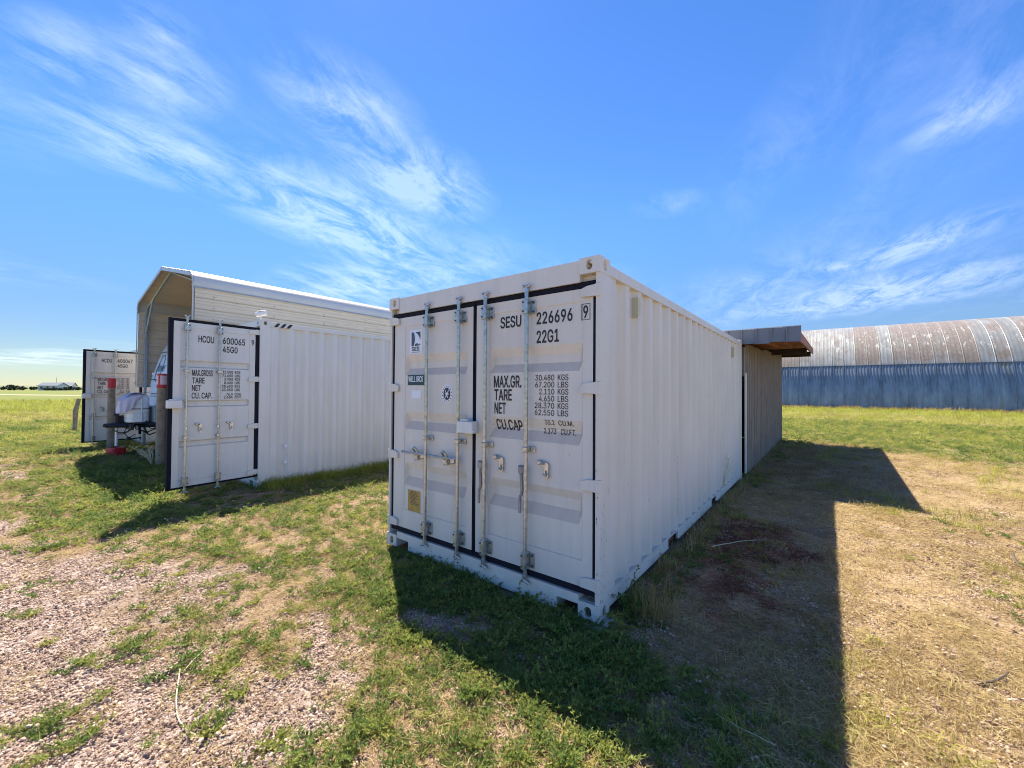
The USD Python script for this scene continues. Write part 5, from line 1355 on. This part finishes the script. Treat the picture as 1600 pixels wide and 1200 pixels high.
# taller grass along the foot of walls: middle container, cream container, barn
def fringe(name, label, cat, m_, pts, n, wide, protos, s0, s1, seed):
    r = np.random.default_rng(seed)
    pts = np.array(pts, float); seg = np.linalg.norm(np.diff(pts, axis=0), axis=1); t = r.uniform(0, seg.sum(), n); cs = np.concatenate([[0], np.cumsum(seg)])
    k = np.clip(np.searchsorted(cs, t) - 1, 0, len(seg) - 1); f_ = (t - cs[k]) / seg[k]
    p = pts[k] + (pts[k + 1] - pts[k]) * f_[:, None] + np.stack([np.abs(r.normal(0, wide[0], n)) * wide[1], -np.abs(r.normal(0, wide[0], n)) * wide[2]], 1)
    scatter(name, label, cat, protos, m_, p[:, 0], p[:, 1], r.uniform(s0, s1, n), seed + 1)
fringe("wall_grass", "dark uncut grass along the foot of the middle container", "grass", M["grass"], [(-6.42, 0.35), (-6.42, 7.5)], 520, (0.16, 1, 0), [blades(30, 0.10, 0.06, 0.20, 0.005, 0.9, 120 + k) for k in range(4)], 0.7, 1.5, 130)
fringe("edge_weeds", "uncut dry weeds along the long side of the cream container", "weeds", M["dry"], [(0.06, 0.9), (0.06, 13.6)], 330, (0.07, 1, 0), [blades(22, 0.08, 0.05, 0.20, 0.0035, 1.0, 140 + k) for k in range(4)], 0.5, 1.2, 150)
fringe("barn_grass", "pale tall grass along the foot of the arched barn", "grass", M["dry"], [(-4, 49.3), (22, 49.3)], 420, (0.25, 0, 1), [blades(40, 0.30, 0.12, 0.42, 0.016, 0.8, 160 + k) for k in range(4)], 0.6, 1.4, 170)

# ------------------------------------------------------------------ loose stalks, sticks and single plants
def gp(px, py):
    d = ray(px, py); t = (0.0 - CAM[2]) / d[2]; q = CAM + d * t
    return np.array([q[0], q[1], float(ground_h(q[0], q[1]))])
M["reed"] = plain("bleached_stalk", (0.62, 0.52, 0.34), 0.7, 0, 0.15, 20.0); M["twig"] = plain("grey_twig", (0.12, 0.085, 0.06), 0.9, 0, 0.3, 20.0)
def stalk(name, label, cat, pts, r0, r1, m_, lift=None, group=None):
    P = np.array([gp(*p) for p in pts]); o = P[0].copy()
    from scipy.interpolate import CubicSpline
    t = np.linspace(0, 1, len(P)); q = CubicSpline(t, P)(np.linspace(0, 1, 22)) if len(P) > 2 else np.linspace(P[0], P[1], 10)
    n_ = len(q); q[:, 2] = ground_h(q[:, 0], q[:, 1]) + r0 + 0.006 + (np.interp(np.linspace(0, 1, n_), np.linspace(0, 1, len(lift)), lift) if lift else 0.0)
    b = MB(); b.tube(q - o, np.linspace(r0, r1, n_), 7)
    p = thing(name, label, cat, o); obj("stem", b, m_, p); return p
stalk("bent_reed", "long pale stalk bent in a hook on the gravel at lower left", "stalk", [(281, 1043), (276, 1080), (277, 1108), (290, 1132), (320, 1140)], 0.0034, 0.003, M["reed"], [0.02, 0.012, 0.004, 0.004, 0.0])
stalk("thin_straw", "thin straight straw leaning from the hooked pale stalk on the gravel", "stalk", [(284, 1046), (322, 1012)], 0.0025, 0.002, M["reed"], [0.01, 0.03])
stalk("dry_stalk", "long pale dry stalk lying in the shade at bottom right of centre", "stalk", [(1118, 1118), (1160, 1142), (1212, 1172)], 0.0022, 0.0016, M["reed"], [0.02, 0.02, 0.03])
stalk("dry_stalk", "pale straw lying across the brown bark patch", "stalk", [(1112, 858), (1150, 850), (1182, 846)], 0.0042, 0.003, M["reed"], [0.02, 0.03, 0.02])
stalk("stick", "short dark crooked stick on the straw near the right edge of the yard", "stick", [(1530, 1069), (1556, 1068), (1575, 1058)], 0.008, 0.005, M["twig"], [0.0, 0.01, 0.02])
stalk("stick", "dark forked stick at the right edge, level with the brown bark patch", "stick", [(1583, 873), (1590, 884), (1604, 890)], 0.010, 0.008, M["twig"], [0.04, 0.01, 0.0])
# dry upright weed beside the banded post, and a bare twig against the long side of the near container
def dry_bush(name, label, cat, px, py, h, n, spread, m_, seed, r0=0.004, lean=(0, 0)):
    r = np.random.default_rng(seed); o = gp(px, py); p = thing(name, label, cat, o)
    b = MB()
    for k in range(n):
        az = r.uniform(0, 2 * PI); L_ = h * r.uniform(0.6, 1.0); s_ = spread * r.uniform(0.3, 1.0)
        tip = np.array([math.cos(az) * s_ + lean[0], math.sin(az) * s_ + lean[1], L_])
        mid = tip * [0.35, 0.35, 0.6] + r.normal(0, 0.012, 3)
        b.tube([np.array([0, 0, -0.01]) + r.normal(0, 0.012, 3) * [1, 1, 0], mid, tip], [r0, r0 * 0.8, r0 * 0.4], 5)
        for q in range(3):
            t0 = r.uniform(0.45, 0.95); c_ = mid + (tip - mid) * t0; d_ = r.normal(0, 1, 3) * [1, 1, 0.4] + [0, 0, 0.7]
            b.tube([c_, c_ + d_ / np.linalg.norm(d_) * h * r.uniform(0.08, 0.2)], [r0 * 0.6, r0 * 0.3], 4)
    obj("stems", b, m_, p, smooth=True); return p
dry_bush("dry_weed", "tangled dry pale weed at the foot of the banded post", "dry weed", 238, 722, 0.42, 22, 0.26, M["reed"], 31, 0.006, (-0.08, -0.1))
dry_bush("bare_twig", "thin bare twig standing against the long side of the cream container", "twig", 1128, 776, 0.75, 4, 0.20, M["reed"], 33, 0.005, (0.02, 0.05))
t_ = thing("dry_grass_clump", "tall dry yellow grass clump right of the nearest container corner", "grass clump", gp(1025, 965))
v, f = blades(150, 0.16, 0.12, 0.36, 0.0045, 0.75, 201); obj("blades", trimesh.Trimesh(v, f, process=False), M["dry"], t_, smooth=False)
t_ = thing("green_weed_clump", "bright green bushy weed under the bottom rail near the container corner", "weed", gp(985, 950))
v, f = weed(16, 26, 0.12, 0.24, 0.034, 0.9, 203); obj("leaves", trimesh.Trimesh(v, f, process=False), M["weed"], t_, smooth=False)
t_ = thing("green_weed_clump", "bright green grassy weed clump just left of the nearest bottom corner", "weed", gp(868, 985))
v, f = weed(18, 26, 0.10, 0.22, 0.030, 1.0, 205); obj("leaves", trimesh.Trimesh(v, f, process=False), M["weed"], t_, smooth=False)
